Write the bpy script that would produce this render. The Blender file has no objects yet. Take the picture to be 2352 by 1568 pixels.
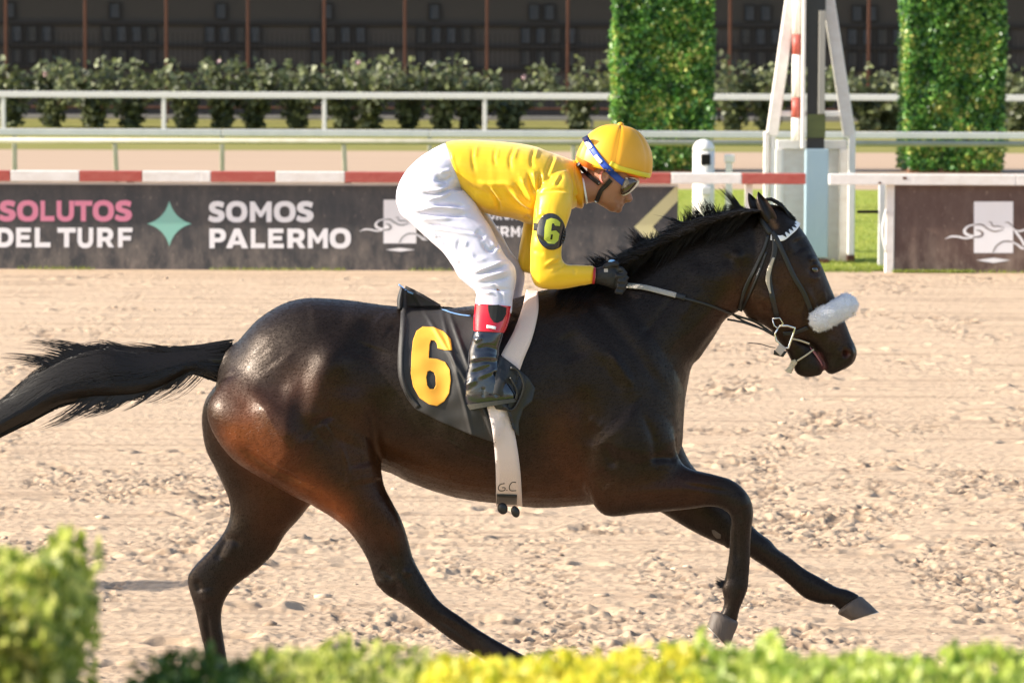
import bpy, bmesh, math, random
import numpy as np
from mathutils import Vector, Matrix
from mathutils.bvhtree import BVHTree

random.seed(7)
rng = np.random.default_rng(7)
scn = bpy.context.scene
col = scn.collection

# ------------------------------------------------------------------ camera
CAM = np.array([0.0, 0.0, 2.72])
FPX = 9000.0                      # focal length in photo units (frame 2352 wide)
TH = math.atan((784 - 56) / FPX)  # pitch down
RO = math.radians(0.22)           # slight roll
Fw = np.array([0, math.cos(TH), -math.sin(TH)])
R0 = np.array([1.0, 0, 0]); U0 = np.array([0, math.sin(TH), math.cos(TH)])
Rt = R0 * math.cos(RO) + U0 * math.sin(RO)
Up = -R0 * math.sin(RO) + U0 * math.cos(RO)
camd = bpy.data.cameras.new('camera')
cam = bpy.data.objects.new('camera', camd); col.objects.link(cam)
cam.matrix_world = Matrix(((Rt[0], Up[0], -Fw[0], CAM[0]), (Rt[1], Up[1], -Fw[1], CAM[1]),
                           (Rt[2], Up[2], -Fw[2], CAM[2]), (0, 0, 0, 1)))
camd.sensor_width = 36; camd.lens = FPX / 2352 * 36
camd.clip_end = 3000; camd.clip_start = 0.5
camd.dof.use_dof = True; camd.dof.focus_distance = 14.8; camd.dof.aperture_fstop = 8.0
scn.camera = cam

# ------------------------------------------------------------------ light
SUN_AZ = math.radians(6)   # towards the camera side from straight left
SUN_EL = math.radians(27)
sd = Vector((-math.cos(SUN_AZ) * math.cos(SUN_EL), -math.sin(SUN_AZ) * math.cos(SUN_EL), math.sin(SUN_EL)))
w = bpy.data.worlds.new("World"); scn.world = w; w.use_nodes = True
nt = w.node_tree; nt.nodes.clear()
wo = nt.nodes.new('ShaderNodeOutputWorld'); bg = nt.nodes.new('ShaderNodeBackground')
sky = nt.nodes.new('ShaderNodeTexSky'); sky.sky_type = 'NISHITA'; sky.sun_disc = False
sky.sun_elevation = SUN_EL; sky.sun_rotation = math.atan2(sd.x, sd.y)
sky.air_density = 1.0; sky.dust_density = 2.0
nt.links.new(sky.outputs[0], bg.inputs[0]); nt.links.new(bg.outputs[0], wo.inputs[0])
bg.inputs[1].default_value = 0.14
sl = bpy.data.lights.new('sun', 'SUN'); sl.energy = 4.9; sl.angle = math.radians(0.6); sl.color = (1.0, 0.92, 0.79)
so = bpy.data.objects.new('sun', sl); col.objects.link(so)
so.rotation_euler = sd.to_track_quat('Z', 'Y').to_euler()
scn.view_settings.view_transform = 'Standard'; scn.view_settings.look = 'None'
scn.view_settings.gamma = 1; scn.view_settings.use_curve_mapping = False
scn.view_settings.exposure = 1.04

# ------------------------------------------------------------------ mapping helpers
def at(px, py, Y):
    px = np.asarray(px, float); py = np.asarray(py, float); Y = np.asarray(Y, float)
    px, py, Y = np.broadcast_arrays(px, py, Y)
    d = Fw + Rt * ((px - 1176) / FPX)[..., None] - Up * ((py - 784) / FPX)[..., None]
    return CAM + d * (Y / d[..., 1])[..., None]
def toP(v):
    q = np.asarray(v) - CAM
    dep = q @ Fw
    return 1176 + FPX * (q @ Rt) / dep, 784 - FPX * (q @ Up) / dep
def V(n, pts):
    """points read off enlarged views of the photograph -> frame units"""
    ox, oy, s = {1: (400.2, 600.1, 2.821), 2: (400.2, 1012.3, 2.821), 3: (1100.2, 600.1, 2.821), 4: (1300, 1012.3, 2.821),
                 5: (1400, 399.7, 3.135), 'J': (861.3, 258.4, 3.0346), 'B': (861.3, 631.6, 2.7298),
                 'L': (803.9, 430.7, 4.8188), 'R': (1952.3, 373.2, 5.81), 'A': (1720.4, 0, 2.4828),
                 'H': (1292.0, 258.4, 6.068)}[n]
    return [(ox + x / s, oy + y / s) for x, y in pts]
def gz(py, px=1176):              # depth of the flat ground seen at a frame position
    d = Fw + Rt * ((px - 1176) / FPX) - Up * ((py - 784) / FPX)
    return CAM[2] / -d[2] * d[1]
HY = 15.0                          # the plane the horse gallops in

# ------------------------------------------------------------------ object helpers
def wloc(p):
    v = Vector((0, 0, 0))
    while p is not None:
        v = v + p.location; p = p.parent
    return np.array(v)
def link(name, me, mat, parent=None):
    o = bpy.data.objects.new(name, me); col.objects.link(o)
    if mat is not None:
        me.materials.clear()
        for m in (mat if isinstance(mat, (list, tuple)) else [mat]): me.materials.append(m)
    if parent is not None: o.parent = parent
    return o
def mesh(name, verts, faces, mat, parent=None, smooth=False):
    v = np.asarray(verts, float).reshape(-1, 3)
    if parent is not None: v = v - wloc(parent)
    me = bpy.data.meshes.new(name)
    if isinstance(faces, np.ndarray):
        n, k = faces.shape
        me.vertices.add(len(v)); me.vertices.foreach_set('co', v.ravel())
        me.loops.add(n * k); me.loops.foreach_set('vertex_index', faces.ravel().astype(np.int32))
        me.polygons.add(n); me.polygons.foreach_set('loop_start', np.arange(0, n * k, k, dtype=np.int32))
        me.update(calc_edges=True); me.validate()
    else:
        me.from_pydata([tuple(x) for x in v], [], faces)
    if smooth: me.polygons.foreach_set('use_smooth', [True] * len(me.polygons))
    me.update()
    return link(name, me, mat, parent)
def tag(o, label=None, cat=None, group=None, kind=None):
    if label: o['label'] = label
    if cat: o['category'] = cat
    if group: o['group'] = group
    if kind: o['kind'] = kind
    return o
def empty(name, loc, label, cat, group=None):
    o = bpy.data.objects.new(name, None); col.objects.link(o)
    o.location = tuple(float(a) for a in loc); o.empty_display_size = .2
    return tag(o, label, cat, group)
def base(px, Y, z=0.0):
    p = at(px, 784, Y); return (p[0], Y, z)

class MB:
    def __init__(s): s.v = []; s.f = []; s.n = 0
    def add(s, v, f):
        v = np.asarray(v, float).reshape(-1, 3)
        s.f += [tuple(i + s.n for i in q) for q in f]; s.v.append(v); s.n += len(v)
    def box(s, lo, hi):
        x0, y0, z0 = lo; x1, y1, z1 = hi
        s.add([(x0, y0, z0), (x1, y0, z0), (x1, y1, z0), (x0, y1, z0), (x0, y0, z1), (x1, y0, z1), (x1, y1, z1), (x0, y1, z1)],
              [(0, 3, 2, 1), (4, 5, 6, 7), (0, 1, 5, 4), (1, 2, 6, 5), (2, 3, 7, 6), (3, 0, 4, 7)])
    def beam(s, a, b, wx, wy):
        """box beam from a to b, wx wide in the picture plane, wy deep"""
        a = np.array(a, float); b = np.array(b, float); d = (b - a) / np.linalg.norm(b - a)
        y = np.array([0, 1.0, 0])
        if abs(d[1]) > .9: y = np.array([0, 0, 1.0])
        x = np.cross(d, y); x /= np.linalg.norm(x); y = np.cross(x, d)
        vs = [p + sx * x * wx / 2 + sy * y * wy / 2 for p in (a, b) for sx, sy in ((-1, -1), (1, -1), (1, 1), (-1, 1))]
        s.add(vs, [(0, 3, 2, 1), (4, 5, 6, 7), (0, 1, 5, 4), (1, 2, 6, 5), (2, 3, 7, 6), (3, 0, 4, 7)])
    def tube(s, pts, r, n=8, cap=True):
        pts = [np.array(p, float) for p in pts]; rs = r if hasattr(r, '__len__') else [r] * len(pts)
        ring = []; ref = np.array([0.13, 0.9, 0.37])
        for i, p in enumerate(pts):
            d = pts[min(i + 1, len(pts) - 1)] - pts[max(i - 1, 0)]; d /= np.linalg.norm(d) + 1e-12
            x = np.cross(d, ref); x /= np.linalg.norm(x); y = np.cross(x, d)
            ring.append([p + rs[i] * (math.cos(2 * math.pi * k / n) * x + math.sin(2 * math.pi * k / n) * y) for k in range(n)])
        f = []
        for i in range(len(pts) - 1):
            for k in range(n): f.append((i * n + k, i * n + (k + 1) % n, (i + 1) * n + (k + 1) % n, (i + 1) * n + k))
        if cap: f.append(tuple(range(n))[::-1]); f.append(tuple((len(pts) - 1) * n + k for k in range(n)))
        s.add(np.array(ring).reshape(-1, 3), f)
    def build(s, name, mat, parent=None, smooth=False):
        return mesh(name, np.concatenate(s.v), s.f, mat, parent, smooth)
def bevel(o, w=.006, seg=2):
    m = o.modifiers.new('bevel', 'BEVEL'); m.width = w; m.segments = seg; m.limit_method = 'ANGLE'
    return o

def catmull(P, n):
    P = np.asarray(P, float); m = len(P)
    t = np.linspace(0, m - 1, n); i = np.minimum(t.astype(int), m - 2); u = (t - i)[:, None]
    p1 = P[i]; p2 = P[i + 1]; p0 = P[np.maximum(i - 1, 0)]; p3 = P[np.minimum(i + 2, m - 1)]
    p0 = np.where((i == 0)[:, None], 2 * p1 - p2, p0); p3 = np.where((i == m - 2)[:, None], 2 * p2 - p1, p3)
    return .5 * (2 * p1 + (p2 - p0) * u + (2 * p0 - 5 * p1 + 4 * p2 - p3) * u ** 2 + (3 * p1 - p0 - 3 * p2 + p3) * u ** 3)

def loft(st, n=None, m=28, e=2.2, egg=0.0, yc=HY, shrink=1.0, dz=1.0):
    """stations (Ax, Ay, Bx, By, cz, w): outline pair in the frame, centre depth offset and half width"""
    st = np.array(st, float)
    n = n or len(st) * 5
    S = catmull(st, n); S[:, 5] = np.maximum(S[:, 5], .002)
    a = np.linspace(0, 2 * math.pi, m, endpoint=False)
    c = np.sign(np.cos(a)) * np.abs(np.cos(a)) ** (2 / e); s_ = np.sign(np.sin(a)) * np.abs(np.sin(a)) ** (2 / e)
    mid = (S[:, 0:2] + S[:, 2:4]) / 2; half = (S[:, 0:2] - S[:, 2:4]) / 2 * shrink
    Px = mid[:, 0:1] + half[:, 0:1] * c; Py = mid[:, 1:2] + half[:, 1:2] * c
    wd = S[:, 5:6] * shrink * (1 - egg * c)
    Yd = yc + dz * S[:, 4:5] + wd * s_
    v = at(Px, Py, Yd).reshape(-1, 3)
    f = []
    for i in range(n - 1):
        for k in range(m): f.append((i * m + k, (i + 1) * m + k, (i + 1) * m + (k + 1) % m, i * m + (k + 1) % m))
    c0 = v[:m].mean(0); c1 = v[-m:].mean(0)
    v = np.vstack([v, c0, c1]); k0 = n * m; k1 = k0 + 1
    for k in range(m):
        f.append((k0, k, (k + 1) % m)); f.append((k1, (n - 1) * m + (k + 1) % m, (n - 1) * m + k))
    return v, f
def ellipsoid(px, py, cz, rx, ry, rz, rot=0, yc=HY):
    v = []; f = []; n, m = 10, 16
    s = 600 * HY / (yc + cz)
    c = at(px, py, yc + cz)
    ca, sa = math.cos(rot), math.sin(rot)
    for i in range(n + 1):
        ph = math.pi * i / n
        for k in range(m):
            a = 2 * math.pi * k / m
            x = rx / s * math.sin(ph) * math.cos(a); z = ry / s * math.cos(ph); y = rz * math.sin(ph) * math.sin(a)
            v.append(c + np.array([x * ca + z * sa, y, -x * sa + z * ca]))
    for i in range(n):
        for k in range(m): f.append((i * m + k, (i + 1) * m + k, (i + 1) * m + (k + 1) % m, i * m + (k + 1) % m))
    return np.array(v), f

def remesh(parts, voxel, smooth=6, fac=.5):
    mb = MB()
    for v, f in parts: mb.add(v, f)
    me = bpy.data.meshes.new('tmp'); me.from_pydata([tuple(x) for x in np.concatenate(mb.v)], [], mb.f)
    bm = bmesh.new(); bm.from_mesh(me); bmesh.ops.remove_doubles(bm, verts=bm.verts, dist=1e-6)
    # orient every closed shell outwards
    bmesh.ops.recalc_face_normals(bm, faces=bm.faces); bm.to_mesh(me); bm.free()
    o = bpy.data.objects.new('tmp', me); col.objects.link(o)
    r = o.modifiers.new('r', 'REMESH'); r.mode = 'VOXEL'; r.voxel_size = voxel; r.adaptivity = 0
    s = o.modifiers.new('s', 'SMOOTH'); s.factor = fac; s.iterations = smooth
    dg = bpy.context.evaluated_depsgraph_get(); ev = o.evaluated_get(dg)
    m2 = bpy.data.meshes.new_from_object(ev)
    bpy.data.objects.remove(o); bpy.data.meshes.remove(me)
    v = np.empty(len(m2.vertices) * 3); m2.vertices.foreach_get('co', v); v = v.reshape(-1, 3)
    f = np.empty(len(m2.polygons) * 4, np.int32); m2.polygons.foreach_get('vertices', f)
    bpy.data.meshes.remove(m2)
    return v, f.reshape(-1, 4)
def normals(v, f):
    a = v[f[:, 2]] - v[f[:, 0]]; b = v[f[:, 3]] - v[f[:, 1]]; n = np.cross(a, b)
    N = np.zeros_like(v)
    for k in range(4): np.add.at(N, f[:, k], n)
    return N / (np.linalg.norm(N, axis=1)[:, None] + 1e-12)
def pdist(px, py, poly):
    poly = np.asarray(poly, float); d = np.full(px.shape, 1e9)
    if len(poly) == 1: return np.hypot(px - poly[0, 0], py - poly[0, 1])
    for a, b in zip(poly[:-1], poly[1:]):
        ab = b - a; t = np.clip(((px - a[0]) * ab[0] + (py - a[1]) * ab[1]) / (ab @ ab + 1e-9), 0, 1)
        d = np.minimum(d, np.hypot(px - a[0] - t * ab[0], py - a[1] - t * ab[1]))
    return d
def ptaper(px, py, poly):
    poly = np.asarray(poly, float)
    if len(poly) == 1: return np.hypot(px - poly[0, 0], py - poly[0, 1]), 1.0
    c = catmull(poly, max(12, 4 * len(poly))) if len(poly) > 2 else np.linspace(poly[0], poly[1], 8)
    d = np.full(px.shape, 1e9); t = np.zeros(px.shape); n = len(c) - 1
    for i in range(n):
        a, b = c[i], c[i + 1]; ab = b - a; u = np.clip(((px - a[0]) * ab[0] + (py - a[1]) * ab[1]) / (ab @ ab + 1e-9), 0, 1)
        q = np.hypot(px - a[0] - u * ab[0], py - a[1] - u * ab[1]); k = q < d; d[k] = q[k]; t[k] = ((i + u) / n)[k]
    e = np.clip(np.minimum(t, 1 - t) / .28, 0, 1)
    return d, .12 + .88 * e * e * (3 - 2 * e)
def sculpt(v, f, strokes, side=-1, both=False):
    for it in range(1):
        N = normals(v, f); px, py = toP(v); D = np.zeros(len(v))
        face = np.clip((side * N[:, 1] + .05) / .45, 0, 1) if not both else 1
        for poly, r, a in strokes:
            q = np.array(poly); lo = q.min(0) - 3 * r; hi = q.max(0) + 3 * r
            k = np.nonzero((px > lo[0]) & (px < hi[0]) & (py > lo[1]) & (py < hi[1]))[0]
            d_, tp = ptaper(px[k], py[k], poly)
            D[k] += a * tp * np.exp(-(d_ / r) ** 2)
        v = v + N * (D * face)[:, None]
    return v
def lsmooth(v, f, poly, r, it):
    px, py = toP(v); m = np.exp(-(pdist(px, py, poly) / r) ** 2); e = np.concatenate([f[:, [0, 1]], f[:, [1, 2]], f[:, [2, 3]], f[:, [3, 0]]])
    sel = (m[e[:, 0]] > .02); e = e[sel]; cnt = np.bincount(e[:, 0], minlength=len(v)); m = (m * (cnt > 0))[:, None] * .8
    for _ in range(it):
        a = np.stack([np.bincount(e[:, 0], v[e[:, 1], k], minlength=len(v)) for k in range(3)], 1) / np.maximum(cnt, 1)[:, None]
        v = v + m * (a - v)
    return v
def vnoise(p, scale, seed=0):
    p = np.asarray(p) * scale + seed * 17.31
    i = np.floor(p).astype(np.int64); u = p - i; u = u * u * (3 - 2 * u)
    def h(q):
        x = (q[..., 0] * 374761393 + q[..., 1] * 668265263 + (q[..., 2] * 2147483647 if q.shape[-1] > 2 else 0) + seed * 974711) & 0xffffffff
        x = ((x ^ (x >> 13)) * 1274126177) & 0xffffffff
        return ((x ^ (x >> 16)) & 0xffff) / 65535.0
    k = p.shape[-1]; out = 0
    for c in range(2 ** k):
        b = np.array([(c >> j) & 1 for j in range(k)])
        wgt = np.prod(np.where(b, u, 1 - u), axis=-1); out = out + wgt * h(i + b)
    return out * 2 - 1

# ------------------------------------------------------------------ materials
def mat(name, colr=(.5, .5, .5), rough=.6, noise=None, bump=None, spec=.5, metal=0, sheen=0, coat=0, attr=None, emis=None, noise_obj=True):
    """noise=(scale, amount, colour2, stretch) bump=(scale, strength, stretch)"""
    m = bpy.data.materials.new(name); m.use_nodes = True; t = m.node_tree; b = t.nodes['Principled BSDF']
    b.inputs['Base Color'].default_value = (*colr, 1); b.inputs['Roughness'].default_value = rough
    b.inputs['Specular IOR Level'].default_value = spec; b.inputs['Metallic'].default_value = metal
    b.inputs['Sheen Weight'].default_value = sheen; b.inputs['Coat Weight'].default_value = coat
    tc = t.nodes.new('ShaderNodeTexCoord')
    src = None
    if attr:
        at_ = t.nodes.new('ShaderNodeAttribute'); at_.attribute_name = attr; src = at_.outputs['Color']
        t.links.new(src, b.inputs['Base Color'])
    if noise:
        sc, amt, c2, st = noise
        mp = t.nodes.new('ShaderNodeMapping'); mp.inputs['Scale'].default_value = st
        n = t.nodes.new('ShaderNodeTexNoise'); n.inputs['Scale'].default_value = sc; n.inputs['Detail'].default_value = 6
        n.inputs['Roughness'].default_value = .65
        t.links.new(tc.outputs['Object'], mp.inputs[0]); t.links.new(mp.outputs[0], n.inputs['Vector'])
        r = t.nodes.new('ShaderNodeMapRange'); r.inputs[1].default_value = .5 - .25; r.inputs[2].default_value = .5 + .25
        r.inputs[3].default_value = 0; r.inputs[4].default_value = amt
        t.links.new(n.outputs[0], r.inputs[0])
        mx = t.nodes.new('ShaderNodeMix'); mx.data_type = 'RGBA'
        t.links.new(r.outputs[0], mx.inputs[0]); mx.inputs[6].default_value = (*colr, 1); mx.inputs[7].default_value = (*c2, 1)
        if src: t.links.new(src, mx.inputs[6])
        t.links.new(mx.outputs[2], b.inputs['Base Color'])
    if bump:
        sc, stg, st = bump
        mp = t.nodes.new('ShaderNodeMapping'); mp.inputs['Scale'].default_value = st
        n = t.nodes.new('ShaderNodeTexNoise'); n.inputs['Scale'].default_value = sc; n.inputs['Detail'].default_value = 5
        t.links.new(tc.outputs['Object'], mp.inputs[0]); t.links.new(mp.outputs[0], n.inputs['Vector'])
        bp = t.nodes.new('ShaderNodeBump'); bp.inputs['Strength'].default_value = stg; bp.inputs['Distance'].default_value = .01
        t.links.new(n.outputs[0], bp.inputs['Height']); t.links.new(bp.outputs[0], b.inputs['Normal'])
    return m
def leafmat(name, ramp, rough=.45, trans=.35, patch=None):
    m = bpy.data.materials.new(name); m.use_nodes = True; t = m.node_tree; b = t.nodes['Principled BSDF']
    g = t.nodes.new('ShaderNodeNewGeometry'); cr = t.nodes.new('ShaderNodeValToRGB')
    els = cr.color_ramp.elements
    while len(els) > 1: els.remove(els[-1])
    els[0].position = ramp[0][0]; els[0].color = (*ramp[0][1], 1)
    for p, c in ramp[1:]:
        e = els.new(p); e.color = (*c, 1)
    if patch:
        tc = t.nodes.new('ShaderNodeTexCoord'); n = t.nodes.new('ShaderNodeTexNoise'); n.inputs['Scale'].default_value = patch
        n.inputs['Detail'].default_value = 2
        mth = t.nodes.new('ShaderNodeMath'); mth.operation = 'MULTIPLY_ADD'; mth.inputs[1].default_value = 1.6; mth.inputs[2].default_value = -.8
        ad = t.nodes.new('ShaderNodeMath'); ad.operation = 'ADD'; ad.use_clamp = True
        t.links.new(tc.outputs['Object'], n.inputs['Vector']); t.links.new(n.outputs[0], mth.inputs[0])
        t.links.new(g.outputs['Random Per Island'], ad.inputs[0]); t.links.new(mth.outputs[0], ad.inputs[1])
        t.links.new(ad.outputs[0], cr.inputs[0])
    else: t.links.new(g.outputs['Random Per Island'], cr.inputs[0])
    t.links.new(cr.outputs[0], b.inputs['Base Color']); b.inputs['Roughness'].default_value = rough
    tr = t.nodes.new('ShaderNodeBsdfTranslucent'); t.links.new(cr.outputs[0], tr.inputs[0])
    mx = t.nodes.new('ShaderNodeMixShader'); mx.inputs[0].default_value = trans
    out = t.nodes['Material Output']
    t.links.new(b.outputs[0], mx.inputs[1]); t.links.new(tr.outputs[0], mx.inputs[2]); t.links.new(mx.outputs[0], out.inputs[0])
    return m

M = {}
M['white_paint'] = mat('white_paint', (.78, .76, .74), .5, (9, .35, (.62, .57, .52), (1, 1, 1)), (40, .25, (1, 1, 1)))
M['white_paint_worn'] = mat('white_paint_worn', (.8, .77, .74), .55, (6, .55, (.55, .47, .4), (1, 1, 2)), (30, .4, (1, 1, 1)))
M['red_paint'] = mat('red_paint', (.36, .052, .04), .5, (7, .5, (.48, .17, .13), (1, 1, 2.5)), (30, .4, (1, 1, 1)))
M['blue_paint'] = mat('pale_blue_paint', (.27, .38, .47), .5, (3, .3, (.36, .42, .42), (1, 1, .5)), (20, .2, (1, 1, 1)))
M['green_paint'] = mat('grey_green_paint', (.42, .385, .33), .5, (5, .6, (.22, .23, .12), (1, 1, 1)), (20, .2, (1, 1, 1)))
M['bluegrey_paint'] = mat('blue_grey_paint', (.60, .585, .61), .5, (5, .4, (.3, .33, .36), (1, 1, 1)))
M['rust'] = mat('rusty_iron', (.12, .042, .02), .85, (3, .8, (.05, .018, .010), (1, 1, .3)))
M['dark_iron'] = mat('dark_iron', (.014, .013, .013), .9, spec=.1)
M['white_letter'] = mat('white_vinyl', (.82, .8, .82), .5, (5, .18, (.6, .55, .52), (1, 1, .4)))
M['pink_letter'] = mat('pink_vinyl', (.78, .25, .37), .5, (5, .2, (.72, .35, .4), (1, 1, .4)))
M['teal'] = mat('mint_vinyl', (.22, .5, .42), .5, (5, .25, (.32, .48, .4), (1, 1, .4)))
M['lemon'] = mat('pale_lemon_vinyl', (.56, .51, .26), .5, (5, .3, (.5, .46, .3), (1, 1, .4)))
M['hair'] = mat('black_horsehair', (.008, .0055, .0045), .38, spec=.32)
M['hoof'] = mat('hoof_horn', (.065, .047, .038), .6, (25, .6, (.14, .11, .09), (1, 1, .3)), (60, .4, (1, 1, .3)))
M['shoe'] = mat('horseshoe_steel', (.4, .39, .38), .5, metal=1)
M['leather'] = mat('black_leather', (.012, .011, .011), .45)
M['patent'] = mat('shiny_black_boot', (.008, .009, .014), .12, bump=(14, .5, (1, 1, 1)), spec=.7, coat=.6)
M['redpatent'] = mat('shiny_red_boot_top', (.55, .008, .02), .10, bump=(14, .3, (1, 1, 1)), coat=.5)
M['elastic'] = mat('black_elastic', (.015, .015, .016), .8)
M['webbing'] = mat('white_webbing', (.66, .57, .56), .75, (4, .25, (.55, .46, .44), (1, 1, 1)), (120, .25, (1, 1, 3)))
M['peach_strap'] = mat('pale_elastic_strap', (.74, .57, .49), .75, (6, .2, (.62, .48, .42), (1, 1, 1)), (120, .25, (1, 1, 3)))
M['cloth_black'] = mat('black_saddle_cloth', (.016, .014, .014), .62, (7, .12, (.05, .045, .042), (1, 1, .5)), (7, .5, (1, 1, .25)))
M['cloth_blue'] = mat('blue_lining', (.16, .32, .6), .6)
M['six_orange'] = mat('orange_cloth', (.78, .36, .03), .7, (9, .1, (.62, .25, .02), (1, 1, .5)), (5, .2, (1, 1, .2)))
M['fleece'] = mat('white_fleece', (.85, .84, .88), .95, bump=(160, 1.0, (1, 1, 1)), sheen=.5)
M['steel'] = mat('polished_steel', (.75, .74, .72), .22, metal=1)
M['rubber_grip'] = mat('pale_rubber_grip', (.42, .38, .35), .7, (40, .4, (.3, .27, .25), (1, 1, 1)), (90, .5, (1, 1, 1)))
M['string'] = mat('cream_string', (.5, .42, .3), .8)
M['eye'] = mat('dark_eye', (.01, .006, .005), .05, spec=.8, coat=1)
M['shirt'] = mat('yellow_silks', (.82, .50, .012), .42, (5, .25, (.78, .44, .01), (1, 1, 1)), (9, .2, (1, 1, 1)), sheen=.2)
M['breeches'] = mat('white_breeches', (.64, .62, .73), .40, bump=(12, .25, (1, 1, 1)))
M['capyellow'] = mat('orange_yellow_cap_silk', (.80, .37, .012), .42, (4, .2, (.78, .36, .01), (1, 1, 1)))
M['lemonband'] = mat('yellow_elastic_band', (.80, .62, .03), .5)
M['orange'] = mat('orange_shell', (.8, .17, .02), .45)
M['bluestrap'] = mat('blue_goggle_strap', (.02, .07, .42), .5)
M['whiteprint'] = mat('white_print', (.85, .85, .88), .5)
M['goggle'] = mat('white_goggle_frame', (.75, .72, .65), .35)
M['lens'] = mat('amber_dark_lens', (.05, .03, .02), .08, spec=.8, coat=.5)
M['lensbeige'] = mat('beige_goggle_side', (.20, .16, .11), .3)
M['skin'] = mat('skin', (.40, .18, .105), .5, (14, .25, (.33, .13, .08), (1, 1, 1)))
M['skin'].node_tree.nodes['Principled BSDF'].inputs['Subsurface Weight'].default_value = .15
M['skin'].node_tree.nodes['Principled BSDF'].inputs['Subsurface Radius'].default_value = (.01, .004, .002)
M['glove'] = mat('black_glove', (.012, .011, .012), .6, bump=(60, .4, (1, 1, 1)))
M['armband'] = mat('black_vinyl_band', (.015, .015, .018), .22, bump=(12, .3, (1, 1, 1)), coat=.3)
M['lime'] = mat('lime_number', (.44, .50, .05), .5)
M['wallblack'] = mat('dark_wall', (.050, .044, .040), .9, (1.5, .5, (.045, .042, .038), (1, 1, 1)))
M['frame'] = mat('window_frame_grey', (.036, .034, .034), .9, spec=.1)
M['pane'] = mat('grey_shutter_pane', (.10, .10, .105), .7, (14, .5, (.075, .072, .068), (.2, 1, 6)))
M['pane2'] = mat('brownish_shutter_pane', (.095, .087, .078), .7, (14, .6, (.068, .06, .052), (.2, 1, 6)))
M['concrete'] = mat('concrete', (.3, .28, .27), .85, (6, .4, (.2, .19, .18), (1, 1, 1)), (30, .4, (1, 1, 1)))
M['glassdark'] = mat('dark_mirror_glass', (.012, .014, .017), .25, (3, .4, (.03, .04, .045), (1, 1, .4)))  # reflected dark stand is put into the mirror's colour
M['olive'] = mat('olive_reflection_plate', (.11, .13, .035), .4, (5, .8, (.05, .065, .02), (1, 1, 3)))
M['post_reflection'] = mat('grey_post_reflection', (.30, .29, .26), .6, (4, .4, (.2, .2, .18), (1, 1, .4)))
M['wood'] = mat('bark', (.12, .08, .05), .9, (20, .5, (.07, .045, .03), (1, 1, .3)))
M['soil'] = mat('brown_soil_edge', (.2, .1, .06), .9)
M['petal'] = mat('pale_rose_petal', (.7, .5, .5), .7)

def boardmat(name, c, dust):
    """printed panel with dried dust splashes and streaks, thicker at the foot"""
    m = mat(name, c, .55)
    t = m.node_tree; b = t.nodes['Principled BSDF']; tc = t.nodes.new('ShaderNodeTexCoord')
    sep = t.nodes.new('ShaderNodeSeparateXYZ'); t.links.new(tc.outputs['Object'], sep.inputs[0])
    g = t.nodes.new('ShaderNodeMapRange'); g.inputs[1].default_value = .55; g.inputs[2].default_value = -.02
    g.inputs[3].default_value = 0.0; g.inputs[4].default_value = .5
    t.links.new(sep.outputs[2], g.inputs[0])
    def nz(sc, st, det):
        mp = t.nodes.new('ShaderNodeMapping'); mp.inputs['Scale'].default_value = st
        n = t.nodes.new('ShaderNodeTexNoise'); n.inputs['Scale'].default_value = sc; n.inputs['Detail'].default_value = det
        n.inputs['Roughness'].default_value = .7
        t.links.new(tc.outputs['Object'], mp.inputs[0]); t.links.new(mp.outputs[0], n.inputs['Vector']); return n.outputs[0]
    a = nz(5, (1, 1, .45), 8); s = nz(26, (1.0, 1, .55), 3)
    def mul(x, y, op='MULTIPLY'):
        q = t.nodes.new('ShaderNodeMath'); q.operation = op
        for i, z in enumerate((x, y)):
            if isinstance(z, (int, float)): q.inputs[i].default_value = z
            else: t.links.new(z, q.inputs[i])
        return q.outputs[0]
    a2 = t.nodes.new('ShaderNodeMapRange'); a2.inputs[1].default_value = .40; a2.inputs[2].default_value = .66; t.links.new(a, a2.inputs[0])
    s2 = t.nodes.new('ShaderNodeMapRange'); s2.inputs[1].default_value = .61; s2.inputs[2].default_value = .70; t.links.new(s, s2.inputs[0])
    f = mul(mul(mul(a2.outputs[0], g.outputs[0]), mul(a2.outputs[0], .16), 'ADD'), mul(s2.outputs[0], .5), 'ADD')
    mx = t.nodes.new('ShaderNodeMix'); mx.data_type = 'RGBA'; mx.inputs[6].default_value = (*c, 1); mx.inputs[7].default_value = (*dust, 1)
    t.links.new(f, mx.inputs[0]); t.links.new(mx.outputs[2], b.inputs['Base Color'])
    return m
M['board_black'] = boardmat('black_printed_panel', (.040, .040, .044), (.30, .245, .205))
M['board_brown'] = boardmat('brown_printed_panel', (.085, .045, .036), (.36, .27, .21))

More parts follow.
